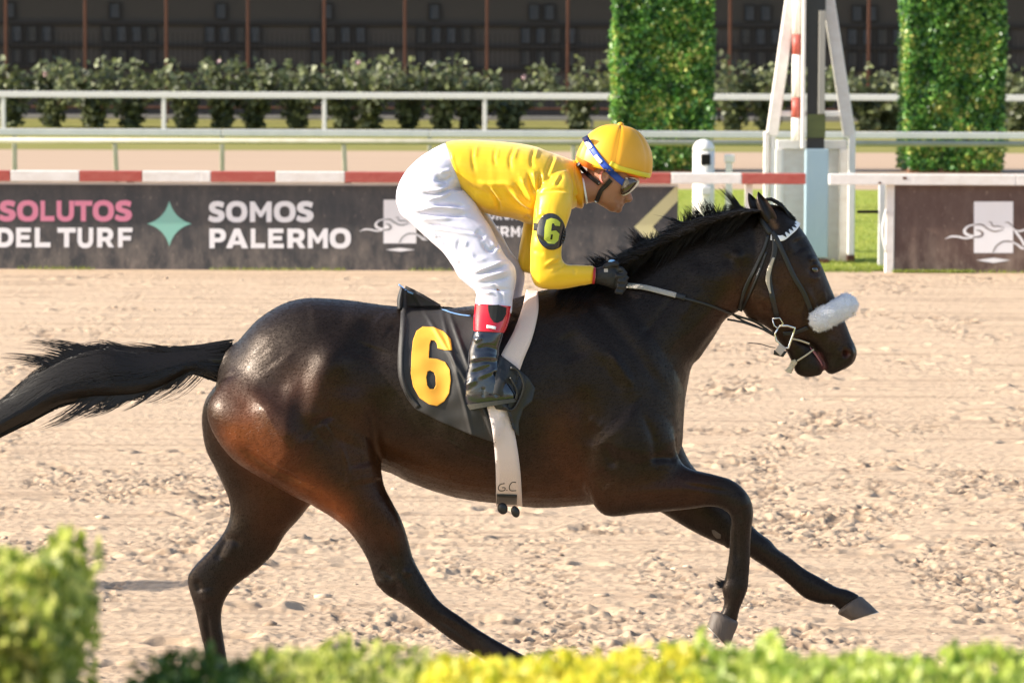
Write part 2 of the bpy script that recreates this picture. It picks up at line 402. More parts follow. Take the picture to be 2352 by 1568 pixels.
def sandmat():
    m = mat('raked_sand', (.53, .39, .268), .95, (1.6, .7, (.45, .335, .24), (.25, 1, 1)), spec=.1)
    t = m.node_tree; b = t.nodes['Principled BSDF']; tc = t.nodes.new('ShaderNodeTexCoord')
    n = t.nodes.new('ShaderNodeTexNoise'); n.inputs['Scale'].default_value = 22; n.inputs['Detail'].default_value = 9; n.inputs['Roughness'].default_value = .75
    mp = t.nodes.new('ShaderNodeMapping'); mp.inputs['Scale'].default_value = (.22, 1, 1)
    t.links.new(tc.outputs['Object'], mp.inputs[0]); t.links.new(mp.outputs[0], n.inputs['Vector'])
    a_ = t.nodes.new('ShaderNodeAttribute'); a_.attribute_name = 'moist_shade'; mx2 = t.nodes.new('ShaderNodeMix'); mx2.data_type = 'RGBA'
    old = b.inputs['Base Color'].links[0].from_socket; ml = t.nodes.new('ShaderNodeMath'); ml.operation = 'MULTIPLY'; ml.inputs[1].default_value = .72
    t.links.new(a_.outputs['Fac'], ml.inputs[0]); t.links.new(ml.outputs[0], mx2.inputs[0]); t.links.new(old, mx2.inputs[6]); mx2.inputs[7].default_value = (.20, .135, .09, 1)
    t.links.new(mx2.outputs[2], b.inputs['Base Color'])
    bp = t.nodes.new('ShaderNodeBump'); bp.inputs['Strength'].default_value = .9; bp.inputs['Distance'].default_value = .02
    t.links.new(n.outputs[0], bp.inputs['Height']); t.links.new(bp.outputs[0], b.inputs['Normal'])
    return m
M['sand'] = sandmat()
M['clod'] = leafmat('dried_clod', [(0, (.24, .165, .11)), (.3, (.36, .265, .185)), (.7, (.46, .345, .25)), (1, (.54, .415, .30))], .95, 0.0)
M['turf'] = mat('short_turf', (.20, .26, .03), .9, (2.2, .8, (.30, .31, .05), (1, .4, 1)), (70, 1.0, (1, 1, 1)), spec=.2)
M['far_sand'] = mat('far_sand', (.42, .305, .215), .95, (.8, .7, (.36, .26, .19), (.15, 1, 1)), (12, .6, (.3, 1, 1)), spec=.15)
M['grassblade'] = leafmat('grass_blade', [(0, (.14, .2, .02)), (.5, (.24, .3, .035)), (1, (.36, .36, .07))])

# ------------------------------------------------------------------ setting: ground
YB = 43.3                                        # board line
def gridsheet(name, x0, x1, y0, y1, z, m, parent=None):
    return mesh(name, [(x0, y0, z), (x1, y0, z), (x1, y1, z), (x0, y1, z)], [(0, 1, 2, 3)], m)
tag(gridsheet('ground', -900, 900, -60, 1800, -.03, M['far_sand']), kind='structure')
# the sand track in detail where the photograph looks, with hoof prints, ruts and rake lines
def track():
    ys = [13.0]
    while ys[-1] < YB + .1: ys.append(ys[-1] + .010 + .0012 * (ys[-1] - 13))
    ys = np.array(ys); nx = 620
    u = np.linspace(-1, 1, nx)
    X = u[None, :] * (2352 / 2 / FPX * ys[:, None] * 1.18 + .15); Y = np.repeat(ys[:, None], nx, 1)
    p = np.stack([X, Y], -1)
    churn = np.clip(vnoise(p * [1.0, .4], 1.3, 3) * .8 + vnoise(p * [1.2, .5], 3.1, 4) * .7 + .20 - np.clip((Y - 22) / 22, 0, 1) * .35, 0, 1)
    z = .004 * vnoise(p * [.25, 1], 3, 1)
    z += .0045 * vnoise(p * [.06, 1.6], 7, 2) * (.5 + np.clip((Y - 22) / 12, 0, 1))        # rake lines
    r1 = vnoise(p * [.8, 1], 7, 5); r2 = vnoise(p, 17, 6); r3 = vnoise(p, 37, 8)
    z += churn * (.003 * r1 + .004 * r2 + .006 * r3 + .005 * vnoise(p, 75, 12)) + .0015 * r3
    z += churn * .018 * np.clip(vnoise(p * [.7, 1], 10, 9) - .38, 0, 1)
    z += .003 * r3
    # hoof prints
    for i in range(420):
        hy = 14.5 + (YB - 14) * random.random() ** 1.5; hx = random.uniform(-1, 1) * 2352 / 2 / FPX * hy * 1.15
        r = random.uniform(.05, .08); a = random.uniform(.4, 1)
        j0 = np.searchsorted(ys, hy - .35); j1 = np.searchsorted(ys, hy + .35)
        dx = (X[j0:j1] - hx) / 1.3; dy = Y[j0:j1] - hy; d = np.hypot(dx, dy)
        z[j0:j1] += a * (-.030 * np.exp(-(d / r) ** 4) + .012 * np.exp(-((d - r * 1.5) / .035) ** 2) * (1 + r2[j0:j1]))
    fade = np.clip((YB - .15 - Y) / .5, 0, 1); z *= fade
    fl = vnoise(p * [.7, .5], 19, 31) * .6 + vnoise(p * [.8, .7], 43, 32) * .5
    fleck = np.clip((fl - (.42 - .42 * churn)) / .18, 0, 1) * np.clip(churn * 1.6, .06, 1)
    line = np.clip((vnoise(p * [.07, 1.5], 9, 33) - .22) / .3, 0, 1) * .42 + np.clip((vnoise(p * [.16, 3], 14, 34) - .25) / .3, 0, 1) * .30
    moist_shade = np.clip(fleck + line * (1 - .6 * churn), 0, 1) * fade  # clod shade and damp painted as dark flecks, plus dark rake lines
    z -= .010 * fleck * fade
    v = np.stack([X, Y, z], -1).reshape(-1, 3); ny = len(ys)
    i = np.arange(ny - 1)[:, None] * nx + np.arange(nx - 1)[None, :]
    f = np.stack([i, i + 1, i + nx + 1, i + nx], -1).reshape(-1, 4)
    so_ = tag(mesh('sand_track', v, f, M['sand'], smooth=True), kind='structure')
    c_ = so_.data.color_attributes.new('moist_shade', 'FLOAT_COLOR', 'POINT'); mm_ = moist_shade.ravel()
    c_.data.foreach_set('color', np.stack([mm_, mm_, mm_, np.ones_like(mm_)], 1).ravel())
    return X, Y, z, churn
TX, TY, TZ, TC = track()
# clods
def clods():
    ico = bmesh.new(); bmesh.ops.create_icosphere(ico, subdivisions=1, radius=1)
    bv = np.array([v.co[:] for v in ico.verts]); bf = np.array([[v.index for v in f.verts] for f in ico.faces]); ico.free()
    n = 26000
    iy = (rng.random(n) ** 1.35 * (TY.shape[0] - 30)).astype(int); ix = rng.integers(0, TY.shape[1], n)
    keep = rng.random(n) < .02 + TC[iy, ix] ** 1.6 * .11
    iy = iy[keep]; ix = ix[keep]; n = len(iy)
    c = np.stack([TX[iy, ix], TY[iy, ix], TZ[iy, ix]], 1)
    c[:, 0] += rng.normal(0, .01, n)
    s = .0025 + .024 * rng.random(n) ** 7 + .006 * rng.random(n) ** 2.5
    jit = 1 + .75 * (rng.random((n, len(bv), 3)) - .5)
    sc = s[:, None] * np.stack([1.1 + .9 * rng.random(n), 1 + .3 * rng.random(n), .5 + .35 * rng.random(n)], 1)
    v = bv[None] * jit * sc[:, None, :] + c[:, None, :]
    f = bf[None] + (np.arange(n) * len(bv))[:, None, None]
    tag(mesh('sand_clods', v.reshape(-1, 3), f.reshape(-1, 3), M['clod']), 'dried clods of sand kicked up over the racing track', 'clods', kind='stuff')
clods()
Z2, Z3, Z4 = 65.0, 84.0, 100.0
tag(gridsheet('infield_grass', -70, 70, YB + .1, Z2, .005, M['turf']), kind='structure')
tag(gridsheet('inner_sand_track', -90, 90, Z2, Z3, .006, M['far_sand']), kind='structure')
M['dullturf'] = mat('dull_far_turf', (.17, .185, .04), .95, (1.2, .9, (.27, .22, .09), (.3, 1, 1)), (40, .8, (1, 1, 1)), spec=.1)
tag(gridsheet('far_grass', -120, 120, Z3, 112, .007, M['dullturf']), kind='structure')
def blades():
    n = 26000
    y = YB + .15 + (rng.random(n) ** 1.6) * 20; half = 2352 / 2 / FPX * y
    x = np.where(rng.random(n) < .75, rng.uniform(.28, .78, n) * half, rng.uniform(-1.05, 1.05, n) * half)
    # ragged tufts along the foot of the boards
    k = 2600; x[:k] = rng.uniform(-1.05, 1.05, k) * (2352 / 2 / FPX * 43.2); y[:k] = YB - .05 - rng.random(k) * .08
    x[:k] = np.where(vnoise(np.stack([x[:k], x[:k]], 1), 1.7, 5) > -.05, x[:k], x[:k] * 0 + 4.2 + rng.random(k) * .9)
    h = rng.uniform(.02, .05, n); a = rng.uniform(0, 6.28, n); wd = .004
    b = np.stack([x, y, np.full(n, .004)], 1); dx = np.stack([np.cos(a) * wd, np.sin(a) * wd, 0 * a], 1)
    t = b + np.stack([rng.normal(0, .012, n), rng.normal(0, .012, n), h], 1)
    v = np.stack([b - dx, b + dx, t], 1).reshape(-1, 3); f = np.arange(3 * n).reshape(-1, 3)
    tag(mesh('grass_blades', v, f, M['grassblade']), 'short green grass along the boards and on the infield', 'grass', kind='stuff')
blades()

# ------------------------------------------------------------------ glyphs (heavy geometric capitals)
def sup(cx, cy, rx, ry, n=2.4, a0=0, a1=360, k=40):
    a = np.radians(np.linspace(a0, a1, k, endpoint=abs(a1 - a0) < 359.9))
    return [(cx + rx * math.copysign(abs(math.cos(t)) ** (2 / n), math.cos(t)), cy + ry * math.copysign(abs(math.sin(t)) ** (2 / n), math.sin(t))) for t in a]
def stroke(pts, wd, n=40, taper=None):
    c = catmull(pts, n); d = np.gradient(c, axis=0); d /= np.linalg.norm(d, axis=1)[:, None]
    nn = np.stack([-d[:, 1], d[:, 0]], 1); ww = np.full(n, wd / 2)
    if taper is not None: ww = np.interp(np.linspace(0, 1, n), np.linspace(0, 1, len(taper)), taper) * wd / 2
    a = c + nn * ww[:, None]; b = c - nn * ww[:, None]
    return [tuple(x) for x in np.vstack([a, b[::-1]])]
G = {
 'O': [sup(.5, .5, .5, .5), sup(.5, .5, .235, .26)],
 'S': [[(.93, .92), (.80, .97), (.66, 1), (.50, 1), (.30, .98), (.14, .90), (.05, .77), (.05, .63), (.12, .52), (.26, .44), (.45, .39), (.56, .355), (.60, .31), (.56, .265), (.44, .25), (.28, .27), (.09, .345), (0, .12), (.12, .06), (.28, .01), (.46, 0), (.68, .02), (.86, .11), (.95, .25), (.95, .39), (.87, .51), (.72, .58), (.52, .625), (.42, .655), (.39, .70), (.43, .745), (.54, .755), (.70, .73), (.85, .675)]],
 'L': [[(0, 0), (0, 1), (.32, 1), (.32, .25), (1, .25), (1, 0)]],
 'T': [[(.36, 0), (.36, .75), (0, .75), (0, 1), (1, 1), (1, .75), (.64, .75), (.64, 0)]],
 'E': [[(0, 0), (0, 1), (.97, 1), (.97, .77), (.31, .77), (.31, .62), (.88, .62), (.88, .40), (.31, .40), (.31, .23), (1, .23), (1, 0)]],
 'F': [[(0, 0), (0, 1), (1, 1), (1, .77), (.33, .77), (.33, .58), (.9, .58), (.9, .35), (.33, .35), (.33, 0)]],
 'U': [[(0, 1), (0, .42)] + sup(.5, .42, .5, .44, 2.4, 180, 360, 24) + [(1, 1), (.72, 1), (.72, .42)] + sup(.5, .42, .22, .2, 2.4, 360, 180, 16) + [(.28, 1)]],
 'D': [[(0, 0), (0, 1), (.45, 1)] + sup(.45, .5, .55, .5, 2.3, 90, -90, 24), [(.3, .25), (.3, .75), (.45, .75)] + sup(.45, .5, .26, .25, 2.3, 90, -90, 16)],
 'P': [[(0, 0), (0, 1), (.55, 1)] + sup(.55, .65, .45, .35, 2.3, 90, -90, 24) + [(.32, .30), (.32, 0)], [(.32, .53), (.32, .77), (.52, .77)] + sup(.52, .65, .16, .12, 2.2, 90, -90, 12)],
 'R': [[(0, 0), (0, 1), (.52, 1)] + sup(.52, .655, .43, .345, 2.3, 90, -60, 20) + [(1, 0), (.67, 0), (.49, .30), (.31, .30), (.31, 0)], [(.31, .53), (.31, .77), (.5, .77)] + sup(.5, .65, .15, .12, 2.2, 90, -90, 12)],
 'M': [[(0, 0), (0, 1), (.21, 1), (.5, .52), (.79, 1), (1, 1), (1, 0), (.755, 0), (.755, .56), (.56, .24), (.44, .24), (.245, .56), (.245, 0)]],
 'A': [[(0, 0), (.37, 1), (.63, 1), (1, 0), (.72, 0), (.66, .18), (.34, .18), (.28, 0)], [(.405, .38), (.595, .38), (.5, .68)]],
 'I': [[(.25, 0), (.25, 1), (.75, 1), (.75, 0)]], 'H': [[(0, 0), (0, 1), (.3, 1), (.3, .62), (.7, .62), (.7, 1), (1, 1), (1, 0), (.7, 0), (.7, .38), (.3, .38), (.3, 0)]],
}
def fillmesh(name, polys, Y, m, parent, thick=.0012):
    """flat print: polygons in frame units (holes by even-odd) laid on the plane at depth Y"""
    cu = bpy.data.curves.new('tmp', 'CURVE'); cu.dimensions = '2D'; cu.fill_mode = 'BOTH'
    for p in polys:
        s = cu.splines.new('POLY'); s.points.add(len(p) - 1); s.use_cyclic_u = True
        for i, (x, y) in enumerate(p): s.points[i].co = (x, -y, 0, 1)
    o = bpy.data.objects.new('tmp', cu); col.objects.link(o)
    dg = bpy.context.evaluated_depsgraph_get(); me = bpy.data.meshes.new_from_object(o.evaluated_get(dg))
    bpy.data.objects.remove(o); bpy.data.curves.remove(cu)
    v = np.array([x.co[:] for x in me.vertices]); f = [tuple(p.vertices) for p in me.polygons]; bpy.data.meshes.remove(me)
    w3 = at(v[:, 0], -v[:, 1], Y)
    nv = len(w3)
    return mesh(name, w3, f, m, parent)
def word(s, boxes, Y, m, parent, name='lettering'):
    polys = []
    for ch, (x0, x1, y0, y1) in zip(s, boxes):
        for g in G[ch]: polys.append([(x0 + (x1 - x0) * x, y1 - (y1 - y0) * y) for x, y in g])
    return fillmesh(name, polys, Y, m, parent)

# ------------------------------------------------------------------ advertising boards
def zat(px, py, Y): return at(px, py, Y)[2]
def xat(px, Y): return at(px, 500, Y)[0]
bl = empty('advertising_board', base(700, YB), 'long black trackside board with pink and white lettering and a mint star', 'board')
ztop = zat(800, 423, YB)
mb = MB(); mb.box((xat(-260, YB), YB, -.01), (xat(1557, YB), YB + .04, ztop)); bevel(mb.build('panel', M['board_black'], bl), .004)
mb = MB(); mb.box((xat(-260, YB), YB - .012, ztop - .015), (xat(1557, YB), YB - .001, ztop + .012)); mb.build('edge_strip', M['bluegrey_paint'], bl)
YL = YB - .003
word('SOLUTOS', [(-3, 38, 460, 509), (39, 88, 460, 509), (93, 125, 461, 508), (130, 170, 461, 508), (171, 212, 461, 508), (213, 262, 460, 509), (263, 305, 460, 509)], YL, M['pink_letter'], bl)
word('DELTURF', [(-9, 31, 523, 568), (37, 72, 523, 568), (80, 116, 523, 568), (132, 174, 523, 568), (178, 214, 523, 569), (223, 262, 523, 568), (271, 304, 523, 568)], YL, M['white_letter'], bl)
word('SOMOS', [(478, 518, 462, 511), (519, 568, 462, 511), (574, 624, 463, 510), (629, 679, 462, 511), (680, 722, 462, 511)], YL, M['white_letter'], bl)
word('PALERMO', [(481, 519, 525, 570), (519, 570, 525, 570), (576, 609, 525, 570), (616, 652, 525, 570), (660, 702, 525, 570), (707, 753, 525, 570), (757, 806, 524, 571)], YL, M['white_letter'], bl)
star = []
for k in range(4):
    tip = [(389, 461), (440, 514), (389, 566), (338, 514)]
    a = np.array(tip[k]); b = np.array(tip[(k + 1) % 4]); c = np.array((389, 514)) + (np.array([(a[0] + b[0]) / 2, (a[1] + b[1]) / 2]) - (389, 514)) * .42
    for t in np.linspace(0, 1, 10)[:-1]: star.append(tuple((1 - t) ** 2 * a + 2 * t * (1 - t) * c + t * t * b))
fillmesh('star', [star], YL, M['teal'], bl)
def logo(tr, rect, dia, parent, Yp, boardm):
    fillmesh('logo_plate', [[(rect[0], rect[1]), (rect[2], rect[1]), (rect[2], rect[3]), (rect[0], rect[3])]], Yp, M['white_letter'], parent)
    fillmesh('logo_lozenge', [dia], Yp, M['white_letter'], parent)
    # galloping line drawing: white strokes outside the plate, dark inside
    S = [([(1265, 1025), (1350, 988), (1440, 990), (1540, 1010), (1640, 1000)], 26, 0, [.1, 1, 1, 1, .8]),
         ([(1680, 975), (1600, 975), (1540, 945), (1530, 900), (1580, 850), (1660, 828)], 36, 0, [.5, .9, 1.2, 1, .7, .5]),
         ([(1640, 1000), (1740, 985), (1770, 950), (1740, 915), (1680, 900)], 22, 1, [.6, 1, 1.2, 1, .3]),
         ([(1660, 830), (1760, 830), (1830, 880), (1930, 920), (2050, 895)], 18, 1, [.6, 1, 1, 1, .5]),
         ([(1840, 795), (1885, 800), (1905, 850), (1980, 850), (2060, 870)], 14, 1, [.3, 1, 1, 1, .5]),
         ([(2060, 800), (2110, 800), (2150, 830), (2170, 860)], 14, 1, [.3, 1, 1, .5]),
         ([(1910, 1195), (1950, 1120), (2030, 1060), (2110, 1050), (2170, 1060)], 16, 1, [1, 1, 1, 1, 1]),
         ([(2175, 1065), (2240, 1100), (2290, 1140), (2360, 1150)], 26, 0, [.8, 1, 1.2, .4]),
         ([(2180, 880), (2230, 950), (2290, 1030), (2330, 1110)], 34, 0, [.5, 1, 1, 1]),
         ([(2200, 905), (2270, 915), (2350, 890), (2430, 850)], 22, 0, [.5, 1, 1, .3])]
    A = [], []
    for pts, wd, k, tp in S:
        q = [tr(p) for p in pts]; sc = np.hypot(*(np.array(tr((100, 0))) - np.array(tr((0, 0))))) / 100
        A[k].append(stroke(q, wd * sc, 24, tp))
    for p in A[0]: fillmesh('logo_stroke', [p], Yp - .001, M['white_letter'], parent)
    for p in A[1]: fillmesh('logo_stroke', [p], Yp - .002, boardm, parent)
trR = lambda p: (1952.3 + p[0] / 5.81, 373.2 + p[1] / 5.81)
kx = (956 - 881) / (2327 - 2237); ky = (559 - 459) / (581 - 463)
trL = lambda p: (881 + (trR(p)[0] - 2237) * kx, 459 + (trR(p)[1] - 463) * ky)
logo(trL, (881, 459, 956, 559), [(886, 573.5), (919, 569), (953, 573.5), (919, 578)], bl, YL, M['board_black'])
word('HIPODROMO', [(1052 + i * 17.5, 1052 + i * 17.5 + 14.5, 481, 505) for i in range(9)], YL, M['white_letter'], bl)
word('PALERMO', [(1052 + i * 24.3, 1052 + i * 24.3 + 21, 520, 544) for i in range(7)], YL, M['white_letter'], bl)
fillmesh('chevron', [[(1457, 521), (1557, 424), (1557, 461), (1499, 521), (1516, 540), (1540, 566), (1515, 580), (1483, 548)]], YL, M['lemon'], bl)
br = empty('advertising_board', base(2250, YB), 'brown trackside board with a white logo plate, right of the winning post', 'board')
mb = MB(); mb.box((xat(2055, YB), YB, -.01), (xat(2600, YB), YB + .04, zat(2200, 424, YB))); bevel(mb.build('panel', M['board_brown'], br), .004)
logo(trR, (2237, 463, 2327, 581), [(2243, 597.5), (2282, 592), (2321, 597.5), (2282, 604)], br, YL, M['board_brown'])

# rails over the boards
rr = empty('running_rail', base(900, YB), 'red and white striped wooden rail on top of the long black board', 'rail')
edges = [-250, -100, 27, 185, 329, 486, 634, 793, 951, 1110, 1262, 1412, 1540, 1702, 1849]
for i in range(len(edges) - 1):
    red = i % 2 == 1
    # striping read off the photo: 27-185 white, 185-329 red ...
    mm = M['red_paint'] if (i % 2 == 1) else M['white_paint_worn']
    x0, x1 = xat(edges[i], YB), xat(edges[i + 1], YB)
    mb = MB(); zt = zat(900, 394.5, YB); zb = zat(900, 419, YB)
    mb.box((x0 + .0015, YB - .10, zb), (x1 - .0015, YB + .03, zt)); bevel(mb.build('rail_plank', mm, rr), .008)
for px in (290, 790, 1290, 1712):
    mb = MB(); mb.box((xat(px, YB), YB + .05, -.02), (xat(px, YB) + .08, YB + .13, zb)); mb.build('post', M['white_paint'], rr)
rw = empty('running_rail', base(2250, YB), 'white painted rail with rust marks on top of the brown board', 'rail')
x0, x1 = xat(1902, YB), xat(2600, YB); zt = zat(2200, 400, YB); zb2 = zat(2200, 425, YB)
for a, b in ((x0, xat(2330, YB)), (xat(2330, YB), x1)):
    mb = MB(); mb.box((a + .001, YB - .10, zb2), (b - .001, YB + .03, zt)); bevel(mb.build('rail_plank', M['white_paint_worn'], rw), .008)
mb = MB(); mb.box((xat(2034, YB), YB - .02, -.02), (xat(2054, YB), YB + .09, zb2)); bevel(mb.build('post', M['white_paint_worn'], rw), .01)
for (px, py, wpx) in ((2021, 420, 7), (2078, 409, 9)):      # rust patches: thin scabs on the plank
    c = at(px, py, YB - .104); sx = wpx / 208 / 2
    mb = MB(); mb.box((c[0] - sx, YB - .104, c[2] - sx * .7), (c[0] + sx, YB - .1005, c[2] + sx * .6)); bevel(mb.build('rust_patch', M['rust'], rw), .003)
cb = MB(); cp = [at(2036 - 9 * math.sin(t * math.pi), 480 + 100 * t, YB - .05) for t in np.linspace(0, 1, 14)]
cb.tube(cp, .012, 8); tag(cb.build('cable', M['white_paint'], None, True), 'pale looped cable hanging on the white post beside the brown board', 'cable')

# ------------------------------------------------------------------ tubular inner rails
def rail(name, label, Y, pyl, r, mm, posts, h0=0, tilt=0, square=False, x0=-260, x1=2620, pm=None, seg=None):
    z = zat(1176, pyl, Y); root = empty(name, base(1176, Y), label, 'rail')
    xs = [x0] + ([s for s in (seg or [])]) + [x1]
    for a, b in zip(xs[:-1], xs[1:]):
        mb = MB(); pa = at(a, 300, Y); pb = at(b, 300, Y)
        if square: mb.box((pa[0] + .003, Y - r, z - r * 1.1), (pb[0] - .003, Y + r, z + r * 1.1)); bevel(mb.build('rail_bar', mm, root), .01)
        else: mb.tube([(pa[0], Y, z), (pb[0], Y, z)], r, 12); mb.build('rail_bar', mm, root, True)
    for p in posts:
        q = at(p, 300, Y); mb = MB()
        mb.beam((q[0], Y + .02, -.05), (q[0] - tilt, Y, z - r * .9), r * 1.5, r * 1.5); bevel(mb.build('post', pm or mm, root), .008)
    return root
rail('inner_rail', 'round grey-green metal rail just behind the striped rail', 54.2, 327, .042, M['green_paint'], [-255, 272, 798, 1325, 1850, 2375], tilt=.05)
rail('inner_rail', 'flat blue-grey beam rail behind the round grey-green rail', 58.5, 307.5, .045, M['bluegrey_paint'], [33, 510, 987, 1464, 1941, 2418], square=True, seg=[510, 987, 1464, 1941], pm=M['green_paint'])
rail('outer_rail', 'white painted rail in front of the rose bushes', 99.5, 221, .07, M['white_paint'], [8 + 368.5 * k for k in range(-1, 8)], square=True)
rail('low_barrier', 'low grey concrete barrier bar behind the rose bushes', 104.5, 272, .055, M['concrete'], [100 + 420 * k for k in range(-1, 7)], square=True)

# ------------------------------------------------------------------ stand building and iron fence
YW = 116.0
bd = empty('grandstand_building', base(1176, YW), 'long dark building with rows of grey shuttered windows', 'building')
mb = MB(); mb.box((-45, YW, -.1), (45, YW + 8, 9)); mb.build('wall', M['wallblack'], bd)
mb = MB(); mb.box((-45.5, YW - 2.5, 6.0), (45.5, YW + 8.5, 6.4)); mb.build('roof', M['wallblack'], bd)
for py in (57, 108, 158):
    z = zat(1176, py, YW); mb = MB(); mb.box((-45, YW - .10, z - .05), (45, YW - .001, z + .05)); mb.build('ledge', M['frame'], bd)
def windowat(px0, px1, py0, py1, m2):
    a = at(px0, py1, YW); b = at(px1, py0, YW); zc0, zc1 = zat(1176, py1, YW), zat(1176, py0, YW)
    fr = MB(); x0, x1 = a[0], b[0]; t = .035
    fr.box((x0, YW - .07, zc0), (x0 + t, YW - .001, zc1)); fr.box((x1 - t, YW - .07, zc0), (x1, YW - .001, zc1))
    fr.box((x0 + t, YW - .07, zc0), (x1 - t, YW - .001, zc0 + t)); fr.box((x0 + t, YW - .07, zc1 - t), (x1 - t, YW - .001, zc1))
    w_ = fr.build('window', M['frame'], bd)
    p = MB(); n = 9
    for i in range(n):
        zz = zc0 + t + (zc1 - zc0 - 2 * t) * i / n; dzz = (zc1 - zc0 - 2 * t) / n
        p.add([(x0 + t, YW - .05, zz), (x1 - t, YW - .05, zz), (x1 - t, YW - .012, zz + dzz), (x0 + t, YW - .012, zz + dzz)], [(0, 1, 2, 3)])
    p.build('shutter', m2, w_)
for x in (-230, 8, 250, 494, 738, 984, 1213, 1248, 1480, 1708, 1745, 1955, 1988, 2235):
    windowat(x, x + 27, 9, 47, M['pane'])
k = 0
for g0 in (-216, 26, 232, 470, 712, 955, 1195, 1445, 1700, 1945, 2190):
    for j in range(4):
        k += 1; x = g0 + j * 34.5
        if not (g0 == 26 and j == 3): windowat(x, x + 25, 62, 101, M['pane'] if k % 3 else M['pane2'])
        windowat(x, x + 25, 115, 151, M['pane2'])
YF = 107.0
fe = empty('iron_fence', base(1176, YF), 'tall rusty iron posts with thin wires before the dark building', 'fence')
for px in (-170, 15, 197, 383, 570, 745, 930, 1118, 1303, 1489, 1675, 1993, 2178, 2360):
    q = at(px, 300, YF); mb = MB(); mb.box((q[0] - .04, YF - .04, -.05), (q[0] + .04, YF + .04, 4.6)); bevel(mb.build('post', M['rust'], fe), .01)
for py in (-60, 158, 205, 250):
    z = zat(1176, py, YF); mb = MB(); mb.tube([(-18, YF, z), (18, YF, z)], .010 if py < 240 else .03, 6)
    mb.build('wire', M['dark_iron'] if py < 240 else M['rust'], fe)
mb = MB()
for i in range(260):
    x = -17.5 + i * .135; mb.box((x - .006, YF - .006, .35), (x + .006, YF + .006, 2.45))
tag(mb.build('mesh_bars', M['dark_iron'], fe), kind='stuff')

# ------------------------------------------------------------------ leaves
def leaves(cent, size, nrm=None, elong=1.5, spread=.7, up=0.0):
    """rhombic folded leaves, 2 triangles x 2, at cent (n,3)"""
    n = len(cent)
    d = rng.normal(0, 1, (n, 3)); d[:, 2] += up
    d /= np.linalg.norm(d, axis=1)[:, None]
    if nrm is None: nn = rng.normal(0, 1, (n, 3))
    else: nn = nrm + rng.normal(0, spread, (n, 3))
    nn -= (nn * d).sum(1)[:, None] * d; nn /= np.linalg.norm(nn, axis=1)[:, None] + 1e-9
    s = np.cross(d, nn); sz = size * rng.uniform(.6, 1.35, n)[:, None]
    a = cent - d * sz * elong * .5; b = cent + d * sz * elong * .5
    l = cent + s * sz * .5 + nn * sz * .12; r = cent - s * sz * .5 + nn * sz * .12
    v = np.stack([a, l, b, r], 1).reshape(-1, 3)
    i = np.arange(n)[:, None] * 4
    f = np.concatenate([i + [0, 1, 2], i + [0, 2, 3]], 1).reshape(-1, 3)
    return v, f
M['ivy'] = leafmat('hedge_leaf', [(0, (.012, .05, .012)), (.25, (.045, .15, .03)), (.55, (.12, .30, .05)), (.85, (.21, .40, .07)), (.96, (.34, .44, .08)), (1, (.52, .52, .14))], .32, .3, patch=1.6)
M['ivydark'] = mat('hedge_core', (.012, .022, .008), .95, (6, .6, (.025, .04, .012), (1, 1, 1)))
M['rose'] = leafmat('rose_leaf', [(0, (.045, .055, .03)), (.4, (.10, .12, .055)), (.75, (.15, .175, .07)), (1, (.20, .225, .09))], .5, .3)
M['box'] = leafmat('boxwood_leaf', [(0, (.08, .14, .02)), (.35, (.30, .36, .05)), (.7, (.56, .58, .12)), (1, (.76, .72, .28))], .5, .5)
M['boxdark'] = leafmat('dark_conifer_leaf', [(0, (.03, .07, .01)), (.6, (.08, .15, .02)), (1, (.20, .26, .05))], .5, .3)
M['boxyellow'] = leafmat('yellow_foliage', [(0, (.36, .42, .03)), (.3, (.62, .58, .04)), (.7, (.80, .68, .05)), (1, (.85, .76, .14))], .45, .45, patch=None)
M['boxlime'] = leafmat('lime_foliage', [(0, (.16, .26, .03)), (.45, (.40, .50, .07)), (1, (.60, .62, .16))], .45, .45)

def hedge_column(px0, px1, Y, label):
    x0, x1 = at(px0, 200, Y)[0], at(px1, 200, Y)[0]; dep = 1.5; y0, y1 = Y, Y + dep; H = 4.4
    root = empty('hedge_column', ((x0 + x1) / 2, Y + dep / 2, 0), label, 'hedge', 'clipped leafy columns beyond the rails')
    mb = MB(); mb.box((x0 + .16, y0 + .16, .0), (x1 - .16, y1 - .16, H - .1)); mb.build('core', M['ivydark'], root)
    mb = MB(); mb.box((x0 + .05, y0 + .05, -.02), (x1 - .05, y1 - .05, .10)); mb.build('soil_edge', M['soil'], root)
    n = 26000; cs = []; ns = []
    for (w0, kind) in ((.62, 'f'), (.22, 'l'), (.16, 'r')):
        m = int(n * w0); z = rng.uniform(.06, H, m)
        if kind == 'f': x = rng.uniform(x0, x1, m); y = np.full(m, y0); nn = np.tile([0, -1, .4], (m, 1))
        elif kind == 'l': y = rng.uniform(y0, y1, m); x = np.full(m, x0); nn = np.tile([-1, 0, .4], (m, 1))
        else: y = rng.uniform(y0, y1, m); x = np.full(m, x1); nn = np.tile([1, 0, .4], (m, 1))
        p = np.stack([x, y, z], 1)
        lump = vnoise(p, 2.6, 11) * .07 + vnoise(p, 7, 12) * .05 + rng.normal(0, .025, m)
        p += nn * [1, 1, 0] * (lump - .02)[:, None]
        p[:, 0] += (p[:, 2] / H - .5) * 0.0 - np.sign(p[:, 0] - (x0 + x1) / 2) * np.clip(.5 - z, 0, .5) * .12
        cs.append(p); ns.append(nn)
    v, f = leaves(np.concatenate(cs), .060, np.concatenate(ns), 1.35, .75)
    mesh('foliage', v, f, M['ivy'], root)
hedge_column(1414, 1638, 72.5, 'clipped leafy green column behind the lamp bollard, left of the winning post')
hedge_column(2084, 2308, 72.5, 'clipped leafy green column above the brown board, right of the winning post')

